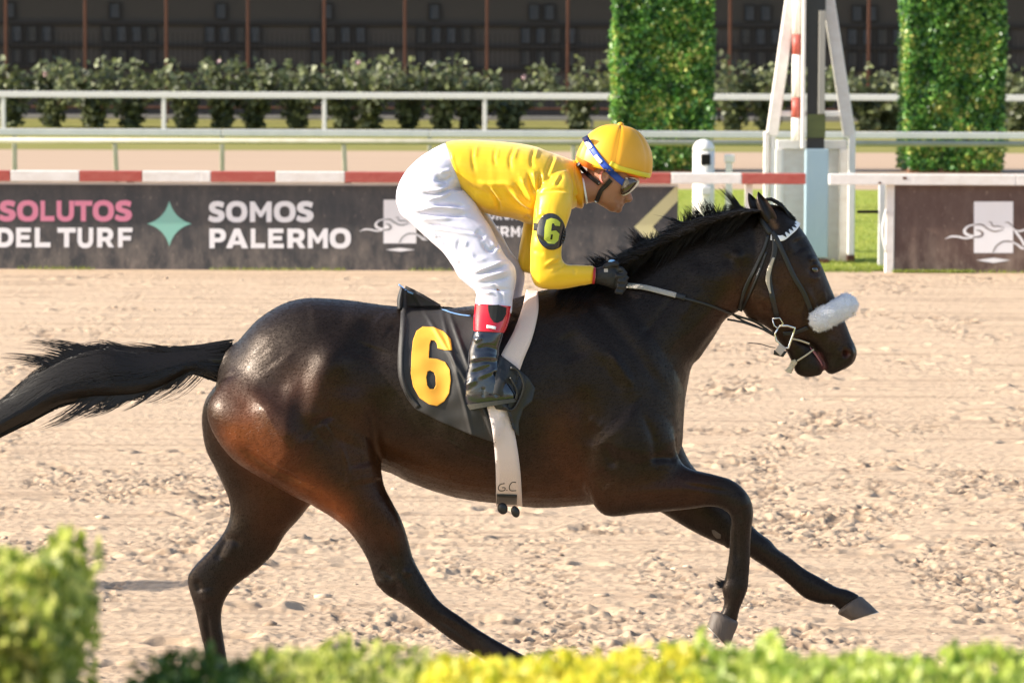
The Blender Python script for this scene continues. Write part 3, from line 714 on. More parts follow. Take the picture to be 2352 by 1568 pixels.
# rose bushes along the far rail
def rose(px, i):
    Y = 101.5 + random.uniform(-.3, .5); q = at(px, 300, Y); x = q[0]; hh = random.uniform(1.35, 1.95)
    # lab = ['rose bush with %s behind the white rail' % s for s in ('loose pale green shoots', 'grey green leaves', 'dense leaves')][i % 3]
    root = empty('rose_bush', (x, Y, 0), 'leafy rose bush behind the white far rail, %s' % ROSE[i], 'bush', 'rose bushes along the far rail')
    mb = MB(); cl = []
    for s in range(random.randint(9, 14)):
        a = random.uniform(0, 6.28); sp = random.uniform(.2, 1.5); h = hh * random.uniform(.7, 1)
        pts = [(x, Y, 0), (x + .1 * math.cos(a), Y + .1 * math.sin(a), h * .3), (x + sp * .6 * math.cos(a), Y + sp * .6 * math.sin(a), h * .65), (x + sp * math.cos(a), Y + sp * math.sin(a), h)]
        pc = catmull(pts, 9); mb.tube(pc, list(np.linspace(.014, .005, 9)), 5)
        for t in np.linspace(.1, 1, 17):
            c = pc[min(8, int(t * 8))]; m = random.randint(2, 8)
            cl.append(c + rng.normal(0, .11, (m, 3)))
    mb.build('stem', M['wood'], root)
    v, f = leaves(np.concatenate(cl), .14, np.array([[-.4, -.6, .7]]), 1.3, .8); mesh('foliage', v, f, M['rose'], root)
    for k in range(1 if i % 4 == 1 else 0):
        c = np.array([x + random.uniform(-.4, .4), Y - .3, hh * random.uniform(.8, 1.02)])
        fv, ff = leaves(c + rng.normal(0, .02, (14, 3)), .07); mesh('flower', fv, ff, M['petal'], root)
words_ = ['leftmost in the frame', 'second from the left edge', 'third from the left edge', 'fourth from the left edge', 'fifth from the left edge', 'sixth from the left edge',
          'seventh from the left edge', 'eighth from the left edge', 'ninth from the left edge', 'tenth from the left edge', 'above the rider\'s seat', 'above the rider\'s back',
          'above the rider\'s shoulders', 'left of the yellow cap', 'just left of the nearer leafy column', 'just right of the left leafy column', 'left of the winning post frame',
          'behind the winning post frame', 'right of the winning post frame', 'just left of the right leafy column', 'rightmost, beyond the right leafy column']
ROSE = words_
for i, px in enumerate([20, 130, 215, 310, 430, 505, 575, 690, 790, 855, 930, 1010, 1085, 1180, 1330, 1690, 1770, 1870, 1990, 2040, 2335]):
    rose(px + random.uniform(-8, 8), i)

# ------------------------------------------------------------------ winning post structure
YA = 45.2
def A(x, y, Y=YA): return at(*V('A', [(x, y)])[0], Y)
wp = empty('winning_post_frame', base(1860, YA), 'white A-shaped winning post frame with a dark mirror strip and pale blue post', 'post')
sc = 9000 / YA
def strut(a, b, wpx, mm, name, dy=0, dep=.12):
    mb = MB(); mb.beam(A(*a, YA + dy), A(*b, YA + dy), wpx / 2.4828 / sc, dep); return bevel(mb.build(name, mm, wp), .012)
strut((262, -160), (130, 775), 66, M['white_paint_worn'], 'leg'); strut((428, -160), (572, 775), 70, M['white_paint_worn'], 'leg')
g0 = A(120, 760); mb = MB(); mb.box((A(92, 0)[0], YA - .06, -.02), (A(122, 0)[0], YA + .06, g0[2] + .02)); bevel(mb.build('upright', M['white_paint_worn'], wp), .01)
mb = MB(); mb.box((A(128, 0)[0], YA - .05, -.02), (A(156, 0)[0], YA + .05, g0[2])); bevel(mb.build('upright', M['white_paint'], wp), .01)
mb = MB(); mb.box((A(576, 0)[0], YA - .06, .08), (A(614, 0)[0], YA + .06, g0[2])); bevel(mb.build('upright', M['white_paint'], wp), .01)
mb = MB(); mb.box((A(574, 0)[0], YA - .07, -.02), (A(616, 0)[0], YA + .07, .079)); mb.build('foot', M['rust'], wp)
mb = MB(); mb.box((A(180, 0)[0], YA - .03, A(0, 664)[2]), (A(540, 0)[0], YA + .03, A(0, 632)[2])); bevel(mb.build('crossbar', M['white_paint'], wp), .008)
zs = [-160, 195, 312, 555, 672, 800]
for i in range(5):
    mb = MB(); c = A(270, 0)[0]; mb.tube([(c, YA - .14, A(0, zs[i + 1], YA - .14)[2] + .001), (c, YA - .14, A(0, zs[i], YA - .14)[2])], .052, 16)
    mb.build('pole_section', M['red_paint'] if i % 2 else M['white_paint'], wp, True)
def slab(x0, x1, y0, y1, Yf, dep, mm, name, bv=.006, z0=None):
    a = A(x0, y1, Yf); b = A(x1, y0, Yf); mb = MB(); mb.box((a[0], Yf, a[2] if z0 is None else z0), (b[0], Yf + dep, b[2]))
    return bevel(mb.build(name, mm, wp), bv)
slab(298, 327, -160, 848, YA - .30, .10, M['white_paint_worn'], 'mirror_edge')
slab(328, 440, -160, 848, YA - .26, .03, M['glassdark'], 'mirror')
slab(394, 438, 62, 652, YA - .30, .035, M['post_reflection'], 'painted_post_reflection')  # reflection of a post, put in as a solid grey bar
slab(332, 436, 652, 785, YA - .275, .012, M['olive'], 'painted_green_reflection', .002)  # green reflection in the mirror, put in as a coloured plate
slab(160, 560, 801, 850, YA + .10, .20, M['white_paint'], 'box_lid')
slab(200, 565, 852, 0, YA + .14, .30, M['white_paint_worn'], 'box', z0=0.0)
slab(160, 198, 852, 0, YA + .08, .10, M['white_paint'], 'box_edge', z0=0.0)
slab(527, 568, 852, 0, YA + .05, .085, M['white_paint_worn'], 'box_edge', z0=0.0)
slab(334, 455, 852, 0, YA - .36, .22, M['blue_paint'], 'blue_post', z0=.07)
slab(332, 457, 1482, 0, YA - .37, .24, M['rust'], 'foot', z0=-.01).scale = (1, 1, 1)

# lamp bollard, small post, bracket post, gate
YP = 47.0
def P3(px, py, Y=YP): return at(px, py, Y)
lb = empty('lamp_bollard', base(1617, YP), 'white domed lamp bollard with a dark square lens behind the striped rail', 'lamp')
c = P3(1616.5, 340); r = 25 / (9000 / YP)
mb = MB(); prof = [(0, 1)] + []
mb.tube([(c[0], YP, 0), (c[0], YP, zat(1616, 345, YP))], r, 24); mb.build('body', M['white_paint'], lb, True)
mb = MB(); zt0 = zat(1616, 345, YP); zz = zat(1616, 320, YP) - zt0
ds = [(c[0], YP, zt0 + zz * math.sin(a)) for a in np.linspace(0, 1.5, 9)]
mb.tube(ds, [r * 1.03 * max(.03, math.cos(a)) for a in np.linspace(0, 1.5, 9)], 24); mb.build('dome', M['white_paint'], lb, True)
a = P3(1610, 379, YP - r); b = P3(1632, 354, YP - r); mb = MB(); mb.box((a[0], YP - r - .012, a[2]), (b[0], YP - r * .6, b[2])); bevel(mb.build('lens', M['dark_iron'], lb), .004)
a = P3(1611, 447, YP - r); b = P3(1632, 430, YP - r); mb = MB(); mb.box((a[0], YP - r - .04, a[2]), (b[0], YP - r * .6, b[2])); bevel(mb.build('socket_box', M['bluegrey_paint'], lb), .006)
sp = empty('short_post', base(1677, YP), 'short white post with a square cap between the bollard and the frame', 'post')
mb = MB(); mb.box((P3(1670, 0)[0], YP - .04, 0), (P3(1685, 0)[0], YP + .04, zat(1677, 373, YP))); bevel(mb.build('shaft', M['white_paint'], sp), .006)
mb = MB(); mb.box((P3(1667, 0)[0], YP - .055, zat(1677, 373, YP)), (P3(1690, 0)[0], YP + .055, zat(1677, 355, YP))); bevel(mb.build('cap', M['white_paint'], sp), .012)
gp = empty('gate_bar', base(2000, 44.5), 'grey post with a black horizontal bar between the frame and brown board', 'gate')
mb = MB(); mb.box((xat(2018, 44.5), 44.45, 0), (xat(2032, 44.5), 44.55, zat(2025, 424, 44.5))); bevel(mb.build('post', M['bluegrey_paint'], gp), .006)
mb = MB(); mb.box((xat(1969, 44.5), 44.48, zat(2000, 490, 44.5)), (xat(2018, 44.5), 44.52, zat(2000, 483, 44.5))); mb.build('bar', M['dark_iron'], gp)

# ------------------------------------------------------------------ THE HORSE
def S(front, back, cz, w): return (*front, *back, cz, w)
trunk = [S((515, 812), (490, 905), 0, .035), S((548, 782), (503, 945), 0, .12), S((600, 727), (560, 1040), 0, .22), S((680, 688), (650, 1085), 0, .275), S((780, 687), (760, 1085), 0, .29),
         S((870, 699), (868, 1078), 0, .275), S((960, 707), (952, 1112), 0, .295), S((1060, 706), (1056, 1143), 0, .32), S((1160, 692), (1150, 1157), 0, .325),
         S((1240, 668), (1240, 1166), 0, .30), S((1330, 650), (1320, 1162), 0, .265), S((1420, 650), (1415, 1150), 0, .245), S((1500, 700), (1490, 1110), 0, .225), S((1552, 790), (1540, 1080), 0, .18), S((1576, 880), (1566, 1020), 0, .09)]
neck = [S((1250, 668), (1470, 1040), 0, .19), S((1330, 645), (1560, 960), 0, .19), S((1420, 618), (1586, 850), 0, .155), S((1500, 574), (1608, 822), 0, .125), S((1580, 537), (1640, 775), 0, .11),
        S((1650, 508), (1666, 735), 0, .10), S((1720, 490), (1698, 713), 0, .09), S((1765, 486), (1730, 690), 0, .07)]
head = [S((1758, 468), (1700, 600), 0, .06), S((1796, 476), (1702, 660), 0, .085), S((1829, 512), (1704, 704), 0, .098), S((1858, 552), (1722, 733), 0, .10), S((1882, 598), (1752, 745), 0, .095),
        S((1905, 652), (1778, 762), 0, .075), S((1922, 694), (1800, 772), 0, .058), S((1938, 732), (1832, 783), 0, .05), S((1954, 772), (1866, 794), 0, .047), S((1967, 803), (1890, 825), 0, .046), S((1962, 830), (1898, 853), 0, .042), S((1944, 846), (1910, 861), 0, .03)]
jaw = [S((1810, 740), (1765, 742), 0, .05), S((1832, 772), (1785, 780), 0, .042), S((1866, 797), (1808, 810), 0, .036), S((1886, 822), (1820, 838), 0, .034), S((1893, 842), (1830, 858), 0, .032), S((1886, 860), (1852, 867), 0, .022)]
nhind = [S((700, 800), (575, 815), -.05, .04), S((790, 835), (520, 850), -.09, .075), S((850, 885), (492, 890), -.125, .105), S((868, 960), (476, 940), -.15, .135), S((876, 1040), (492, 995), -.16, .14), S((877, 1085), (545, 1060), -.165, .13), S((885, 1120), (655, 1130), -.17, .112), S((903, 1155), (720, 1162), -.17, .10),
         S((925, 1198), (787, 1207), -.17, .082), S((938, 1240), (822, 1248), -.17, .066), S((950, 1282), (846, 1290), -.17, .054), S((968, 1318), (862, 1332), -.17, .048), S((988, 1350), (886, 1362), -.17, .044), S((1012, 1382), (926, 1388), -.17, .039),
         S((1050, 1410), (972, 1420), -.17, .033), S((1109, 1452), (1050, 1477), -.17, .031), S((1175, 1489), (1108, 1512), -.17, .034), S((1222, 1514), (1158, 1548), -.17, .036), S((1262, 1548), (1210, 1582), -.17, .034), S((1290, 1575), (1232, 1612), -.17, .04)]
fhind = [S((700, 800), (575, 815), .05, .04), S((770, 835), (520, 848), .09, .07), S((800, 870), (489, 880), .125, .10), S((800, 960), (465, 940), .15, .13), S((795, 1040), (469, 1020), .16, .13), S((775, 1090), (492, 1072), .165, .12), S((740, 1130), (517, 1125), .17, .11), S((712, 1160), (529, 1161), .17, .10),
         S((686, 1192), (526, 1195), .17, .085), S((656, 1226), (508, 1230), .17, .07), S((631, 1266), (477, 1267), .17, .058), S((598, 1300), (446, 1299), .17, .05), S((560, 1328), (431, 1322), .17, .046), S((532, 1352), (433, 1350), .17, .043),
         S((513, 1384), (446, 1388), .17, .038), S((508, 1420), (456, 1430), .17, .034), S((513, 1460), (465, 1468), .17, .032), S((520, 1505), (473, 1508), .17, .031), S((527, 1550), (478, 1552), .17, .032), S((538, 1595), (480, 1598), .17, .037),
         S((550, 1625), (500, 1640), .17, .034), S((560, 1650), (512, 1662), .17, .04)]
nfore = [S((1470, 860), (1310, 930), -.15, .09), S((1530, 960), (1325, 1030), -.165, .10), S((1556, 1040), (1345, 1120), -.17, .095), S((1580, 1073), (1388, 1182), -.17, .082), S((1637, 1088), (1480, 1178), -.17, .07), S((1676, 1099), (1580, 1169), -.17, .056),
         S((1704, 1119), (1638, 1162), -.17, .05), S((1723, 1147), (1668, 1172), -.17, .05), S((1731, 1180), (1680, 1190), -.17, .047), S((1726, 1220), (1677, 1225), -.17, .037), S((1724, 1275), (1673, 1278), -.17, .032), S((1721, 1320), (1664, 1325), -.17, .034),
         S((1719, 1348), (1657, 1350), -.17, .038), S((1709, 1374), (1662, 1374), -.17, .035), S((1698, 1398), (1661, 1395), -.17, .031), S((1692, 1428), (1650, 1416), -.17, .033)]
ffore = [S((1545, 960), (1400, 1040), .15, .09), S((1582, 1055), (1440, 1130), .165, .085), S((1630, 1110), (1520, 1178), .17, .07), S((1685, 1165), (1590, 1218), .17, .06), S((1738, 1217), (1668, 1256), .17, .052), S((1770, 1241), (1710, 1272), .17, .05),
         S((1785, 1259), (1742, 1291), .17, .047), S((1814, 1279), (1775, 1313), .17, .036), S((1850, 1306), (1808, 1339), .17, .032), S((1893, 1330), (1848, 1373), .17, .036), S((1922, 1347), (1887, 1386), .17, .036), S((1950, 1354), (1913, 1388), .17, .032), S((1976, 1368), (1930, 1402), .17, .034)]
near = [S((1742, 441), (1740, 443), -.05, .004), S((1753, 453), (1738, 459), -.052, .016), S((1767, 473), (1741, 479), -.052, .024), S((1782, 498), (1750, 498), -.05, .026), S((1792, 524), (1766, 520), -.045, .022)]
fear = [S((1720, 443), (1718, 445), .05, .004), S((1731, 455), (1720, 462), .052, .015), S((1744, 474), (1726, 481), .052, .022), S((1756, 500), (1738, 502), .05, .024)]
dock = [S((575, 775), (540, 860), 0, .05), S((525, 791), (508, 855), 0, .036), S((490, 799), (482, 850), 0, .03)]
parts = [loft(trunk, 80, 44, 2.15, .06), loft(neck, 50, 36, 2.1, .22), loft(head, 70, 32, 2.3, -.05), loft(jaw, 30, 24, 2.2), loft(nhind, 100, 30), loft(fhind, 100, 30),
         loft(nfore, 90, 28), loft(ffore, 80, 28) , loft(dock, 20, 20)]
hv, hf = remesh(parts, .0056, 12, .5)
big = [  # slow forms first, then fine ones: (polyline, radius, amount)
    ([(790, 780), (748, 850), (722, 930), (716, 1010)], 36, .038), ([(800, 880), (790, 960), (770, 1010)], 55, .012),
    ([(630, 880), (640, 960), (660, 1020), (700, 1060)], 46, .040), ([(690, 850), (672, 920), (668, 980), (690, 1030)], 24, .016),
    ([(550, 830), (530, 900), (540, 960), (580, 1010), (640, 1060)], 62, .014), ([(600, 790), (640, 840)], 60, -.004), ([(540, 850), (592, 915), (640, 985), (690, 1045)], 24, .006),
    ([(536, 1005), (577, 1040), (613, 1066), (669, 1096), (730, 1120)], 9, -.013), ([(523, 975), (560, 1040), (610, 1080), (680, 1120)], 14, .006),
    ([(494, 873), (520, 868), (545, 860)], 6, -.003),
    ([(716, 985), (738, 964), (768, 950)], 8, -.010), ([(735, 1000), (760, 985)], 20, .010), ([(700, 1000), (722, 1022)], 20, .006),
    ([(874, 1100), (868, 1040), (860, 980), (846, 920)], 12, -.014), ([(905, 1020), (880, 960), (865, 880)], 34, -.012),
    ([(818, 733)], 24, .012), ([(860, 730), (900, 760)], 26, .006), ([(860, 790), (845, 830)], 40, -.010), ([(700, 720), (790, 712)], 40, .005),
    ([(870, 1090), (900, 1105), (940, 1110)], 8, .005), ([(840, 1060), (850, 1110)], 34, .010),
    ([(790, 1150), (850, 1210), (880, 1270)], 24, .006), ([(740, 1165), (800, 1215), (850, 1280)], 8, -.004),
    ([(872, 1300), (905, 1330)], 8, -.006), ([(868, 1345), (880, 1330)], 12, .006), ([(905, 1310), (930, 1350), (950, 1385)], 7, .005), ([(925, 1310), (945, 1318)], 8, .005), ([(900, 1340), (915, 1370)], 8, -.006),
    ([(970, 1398), (1050, 1450), (1100, 1490)], 6, -.005), ([(985, 1395), (1070, 1440), (1140, 1478)], 6, .004),
    # far hind
    ([(450, 1330), (462, 1360)], 8, -.006), ([(470, 1350), (480, 1380)], 12, .007), ([(540, 1240), (520, 1290)], 9, .006), ([(520, 1230), (495, 1290)], 8, -.006), ([(473, 1400), (482, 1470), (490, 1560)], 5, -.005), ([(462, 1400), (470, 1480)], 5, .004),
    # shoulder and chest
    ([(1290, 700), (1345, 770), (1400, 830), (1450, 900), (1490, 960)], 24, .010), ([(1330, 660), (1420, 760), (1490, 850), (1530, 920)], 16, -.009),
    ([(1390, 795), (1430, 850), (1455, 890)], 9, .010), ([(1370, 815), (1405, 865), (1430, 905)], 12, -.005), ([(1700, 588)], 15, .014), ([(1672, 595)], 10, -.006), ([(1768, 685)], 20, .012), ([(1750, 690), (1755, 720)], 8, -.006), ([(1395, 1010), (1410, 1080)], 12, -.008), ([(1470, 940), (1500, 1010), (1505, 1060)], 10, -.009), ([(1300, 760), (1330, 830)], 30, -.010), ([(1580, 640), (1520, 720), (1470, 780)], 10, -.006), ([(1610, 660), (1560, 740)], 10, .005), ([(1010, 1000), (1080, 1040), (1150, 1060)], 4, .004), ([(1250, 1050), (1300, 1110)], 4, .004), ([(780, 1010), (800, 1080), (790, 1140)], 4, .004), ([(600, 930), (640, 990), (700, 1060)], 4, .003), ([(1860, 670), (1840, 720), (1850, 760)], 4, .004), ([(1890, 660), (1900, 710)], 4, .0035), ([(1560, 1110), (1620, 1120), (1680, 1130)], 5, -.005), ([(890, 1230), (910, 1290)], 6, -.005), ([(500, 1230), (560, 1250)], 12, -.006), ([(1410, 960), (1440, 1000), (1430, 1060)], 55, .022), ([(1330, 880), (1345, 960), (1350, 1040)], 24, -.014),
    ([(1480, 900), (1530, 980), (1550, 1040)], 26, .010), ([(1485, 1055), (1530, 1050), (1558, 1055)], 10, -.012), ([(1370, 1080), (1400, 1120)], 16, -.006),
    ([(1350, 960), (1385, 985)], 12, .005), ([(1400, 1150), (1470, 1130), (1600, 1120)], 14, .005), ([(1450, 1165), (1600, 1150)], 6, -.004),
    ([(1690, 1190), (1693, 1300)], 7, -.005), ([(1672, 1200), (1668, 1330)], 5, .004), ([(1700, 1130), (1710, 1170)], 14, .006), ([(1690, 1170), (1705, 1200)], 6, -.004),
    # neck
    ([(1665, 745), (1620, 800), (1585, 850)], 9, -.006), ([(1680, 690), (1600, 760), (1530, 840)], 18, -.006), ([(1560, 600), (1640, 640), (1690, 600)], 22, .005), ([(1700, 560), (1712, 620), (1700, 680)], 12, -.010),
    ([(1450, 700), (1550, 640), (1640, 560)], 26, -.005), ([(1650, 700), (1560, 790)], 16, .006),
    # head
    ([(1740, 600), (1745, 680), (1765, 720)], 26, .009), ([(1845, 650), (1870, 700), (1882, 735)], 7, .006), ([(1820, 660), (1835, 720)], 14, -.006), ([(1868, 603), (1884, 622)], 9, .009), ([(1855, 600), (1866, 594), (1880, 600)], 6, .006),
    ([(1869, 619)], 8, -.012), ([(1858, 636), (1872, 640), (1884, 632)], 5, .004), ([(1905, 690), (1925, 740)], 10, -.004), ([(1830, 545), (1845, 580)], 16, -.008), ([(1800, 520), (1815, 590)], 12, .004),
    ([(1948, 795), (1956, 812), (1950, 826)], 6, .008), ([(1930, 800), (1934, 820)], 6, .006), ([(1942, 811)], 7, -.022), ([(1862, 792), (1885, 822), (1897, 840)], 5, -.008), ([(1824, 779), (1862, 790)], 4, -.008),
    ([(1915, 770), (1900, 820)], 12, .004), ([(1770, 700), (1800, 745)], 10, -.004),
    ([(1752, 470), (1766, 500), (1780, 520)], 5, .006), ([(1762, 480), (1772, 505)], 5, -.014), ([(1730, 470), (1738, 488)], 4, -.010),
]
hv = lsmooth(hv, hf, [(515, 862), (560, 872), (620, 880), (700, 900), (760, 930)], 50, 340)
hv = lsmooth(hv, hf, [(1320, 930), (1330, 1060), (1370, 1130)], 26, 40)
hv = lsmooth(hv, hf, [(1300, 720), (1420, 900), (1500, 1000)], 40, 40)
hv = sculpt(hv, hf, big)
# ribs, veins and small irregularities
hn = normals(hv, hf); hpx, hpy = toP(hv)
rib = .55 * np.exp(-((hpx - 1080) / 180) ** 2 - ((hpy - 960) / 120) ** 2) * np.sin((hpx + hpy * .25) / 9.5) * .0022
fine = vnoise(hv, 9, 2) * .0022 + vnoise(hv, 22, 3) * .0008
hv = hv + hn * (rib + fine)[:, None]

def paint(px, py, base_c, rules):
    C = np.tile(np.array(base_c, float), (len(px), 1))
    for poly, r, c, s in rules:
        k = (s * np.exp(-(pdist(px, py, poly) / r) ** 2))[:, None]
        C = C * (1 - k) + np.array(c) * k
    return C
RED = (.17, .045, .012); BRN = (.045, .015, .006); BLK = (.010, .0075, .007)
hpx, hpy = toP(hv)
HC = paint(hpx, hpy, (.0095, .0062, .0048), [
    ([(560, 990), (620, 1060), (700, 1115), (780, 1170)], 48, RED, .9), ([(540, 920), (600, 990), (680, 1060)], 50, (.070, .022, .009), .6), ([(700, 900), (800, 950), (820, 1060)], 70, (.040, .015, .008), .8),
    ([(850, 1170), (890, 1230)], 50, BRN, .9), ([(620, 1130), (640, 1190)], 60, BRN, .9), ([(880, 1050), (1000, 1090), (1130, 1130), (1330, 1130)], 50, (.050, .018, .006), .95),
    ([(1300, 980), (1310, 1080)], 60, (.055, .018, .007), .85), ([(1400, 1130), (1600, 1130)], 40, BRN, .7), ([(1750, 700), (1820, 740), (1800, 640)], 45, (.045, .018, .009), .8), ([(1700, 650), (1660, 740)], 30, (.05, .017, .007), .6),
    ([(1868, 640), (1890, 720), (1930, 760)], 30, (.05, .022, .012), .6), ([(1945, 812)], 8, (.09, .02, .012), .8), ([(1766, 490), (1782, 520)], 6, (.16, .08, .035), .8),
    ([(1880, 815), (1893, 845)], 6, (.22, .07, .07), .8),
    ([(530, 788), (512, 825), (503, 868)], 15, BLK, .97), ([(840, 1300), (940, 1370), (1240, 1540)], 60, BLK, .97), ([(455, 1290), (480, 1400), (510, 1600)], 60, BLK, .97), ([(1700, 1150), (1700, 1400)], 48, BLK, .95), ([(1760, 1240), (1960, 1370)], 50, BLK, .95), ([(1900, 850), (1955, 835)], 16, BLK, .6)])
HC *= (1 + .22 * vnoise(hv, 14, 6) + .12 * vnoise(hv * [1, 1, .4], 90, 7))[:, None]
horse = empty('racehorse', (at(1000, 1000, HY)[0], HY, 0), 'dark bay racehorse galloping to the right with white noseband roll', 'horse')
M['coat'] = mat('bay_coat', (.02, .012, .01), .36, attr='coat', bump=(110, .16, (.35, 1, 1)), spec=.50)
M['coat'].node_tree.nodes['Principled BSDF'].inputs['Coat Weight'].default_value = .05
M['coat'].node_tree.nodes['Principled BSDF'].inputs['Coat Roughness'].default_value = .28
_b = M['coat'].node_tree.nodes['Principled BSDF']; _b.inputs['IOR'].default_value = 1.36; _b.inputs['Specular Tint'].default_value = (1.0, .80, .68, 1)
_t = M['coat'].node_tree; _n = _t.nodes.new('ShaderNodeTexNoise'); _n.inputs['Scale'].default_value = 7; _n.inputs['Detail'].default_value = 7
_c = _t.nodes.new('ShaderNodeTexCoord'); _r = _t.nodes.new('ShaderNodeMapRange'); _r.inputs[1].default_value = .3; _r.inputs[2].default_value = .7; _r.inputs[3].default_value = .28; _r.inputs[4].default_value = .50
_t.links.new(_c.outputs['Object'], _n.inputs['Vector']); _t.links.new(_n.outputs[0], _r.inputs[0]); _t.links.new(_r.outputs[0], _b.inputs['Roughness'])
hb = mesh('body', hv, hf, M['coat'], horse, True)
ca = hb.data.color_attributes.new('coat', 'FLOAT_COLOR', 'POINT')
ca.data.foreach_set('color', np.clip(np.column_stack([HC, np.ones(len(HC))]), 0, 1).ravel())
def shortcoat(n=330000):
    tri = hv[hf]; nr = normals(hv, hf); ar = np.linalg.norm(np.cross(tri[:, 2] - tri[:, 0], tri[:, 3] - tri[:, 1]), axis=1); fi = rng.choice(len(hf), n, p=ar / ar.sum())
    w4 = rng.dirichlet([1, 1, 1, 1], n); P0 = (tri[fi] * w4[..., None]).sum(1); N0 = (nr[hf[fi]] * w4[..., None]).sum(1); N0 /= np.linalg.norm(N0, axis=1)[:, None]
    px, py = toP(P0)
    leg = np.clip((py - 1130) / 80, 0, 1)[:, None]
    fl = np.array([-.85, 0, -.5]) * (1 - leg) + np.array([-.15, 0, -1]) * leg + rng.normal(0, .16, (n, 3))
    fl -= (fl * N0).sum(1)[:, None] * N0; fl /= np.linalg.norm(fl, axis=1)[:, None] + 1e-9
    lat = np.cross(fl, N0) + N0 * rng.normal(0, .30, n)[:, None]; L_ = rng.uniform(.005, .011, n)[:, None]
    a = P0 - N0 * .0004; v = np.stack([a - lat * .0007, a + lat * .0007, a + fl * L_ + N0 * L_ * rng.uniform(.08, .28, n)[:, None]], 1).reshape(-1, 3)
    M['fur'] = M['coat'].copy(); M['fur'].name = 'short_hair'; M['fur'].node_tree.nodes['Principled BSDF'].inputs['Specular IOR Level'].default_value = .12
    o = mesh('short_coat', v, np.arange(3 * n).reshape(-1, 3), M['fur'], horse)
    C_ = np.repeat(HC[hf[fi, 0]] * rng.uniform(.8, 1.15, n)[:, None], 3, 0)
    c_ = o.data.color_attributes.new('coat', 'FLOAT_COLOR', 'POINT'); c_.data.foreach_set('color', np.clip(np.column_stack([C_, np.ones(len(C_))]), 0, 1).ravel())
    tag(o, kind='stuff')
shortcoat()
HB = BVHTree.FromPolygons([Vector(p) for p in hv], [tuple(q) for q in hf.tolist()])

def cast(bvh, px, py, off=.004, default=HY, clampY=None):
    """surface points seen along the lines of sight, lifted off towards the viewer's side by off"""
    out = []; last = default
    for x, y in zip(np.ravel(px), np.ravel(py)):
        d = Vector(at(x, y, 10.) - CAM).normalized()
        h = bvh.ray_cast(Vector(CAM), d, 60)
        if h[0] is not None: last = h[0].y - off
        out.append(at(x, y, last))
    return np.array(out)
def ribbon(name, bvh, pts, wpx, off, mm, parent, n=24, thick=.003, across=4, taper=None, default=HY, smoothY=2):
    c = catmull(pts, n); d = np.gradient(c, axis=0); d /= np.linalg.norm(d, axis=1)[:, None]
    nn = np.stack([-d[:, 1], d[:, 0]], 1)
    wv = np.full(n, wpx / 2.) if taper is None else np.interp(np.linspace(0, 1, n), np.linspace(0, 1, len(taper)), taper) * wpx / 2
    u = np.linspace(-1, 1, across)
    PX = c[:, 0:1] + nn[:, 0:1] * wv[:, None] * u; PY = c[:, 1:2] + nn[:, 1:2] * wv[:, None] * u
    p = cast(bvh, PX, PY, off, default).reshape(n, across, 3)
    Yd = p[..., 1].copy()
    for _ in range(smoothY):
        Yd[1:-1] = np.minimum(Yd[1:-1], (Yd[:-2] + Yd[1:-1] + Yd[2:]) / 3)
    p = at(PX, PY, Yd)
    top = p.reshape(-1, 3); bot = at(PX, PY, Yd + thick).reshape(-1, 3)
    N = n * across; f = []
    for i in range(n - 1):
        for k in range(across - 1):
            q = (i * across + k, i * across + k + 1, (i + 1) * across + k + 1, (i + 1) * across + k)
            f.append(q); f.append(tuple(N + z for z in q[::-1]))
        for k in (0, across - 1):
            a, b = i * across + k, (i + 1) * across + k; f.append((a, b, N + b, N + a))
    for i in (0, n - 1):
        for k in range(across - 1):
            a, b = i * across + k, i * across + k + 1; f.append((a, N + a, N + b, b))
    o = mesh(name, np.vstack([top, bot]), f, mm, parent, True)
    bm = bmesh.new(); bm.from_mesh(o.data); bmesh.ops.recalc_face_normals(bm, faces=bm.faces); bm.to_mesh(o.data); bm.free()
    return o
def inpoly(px, py, poly):
    r = np.zeros(px.shape, bool); n = len(poly)
    for i in range(n):
        x0, y0 = poly[i]; x1, y1 = poly[(i + 1) % n]
        c = ((y0 > py) != (y1 > py)) & (px < (x1 - x0) * (py - y0) / (y1 - y0 + 1e-12) + x0); r ^= c
    return r
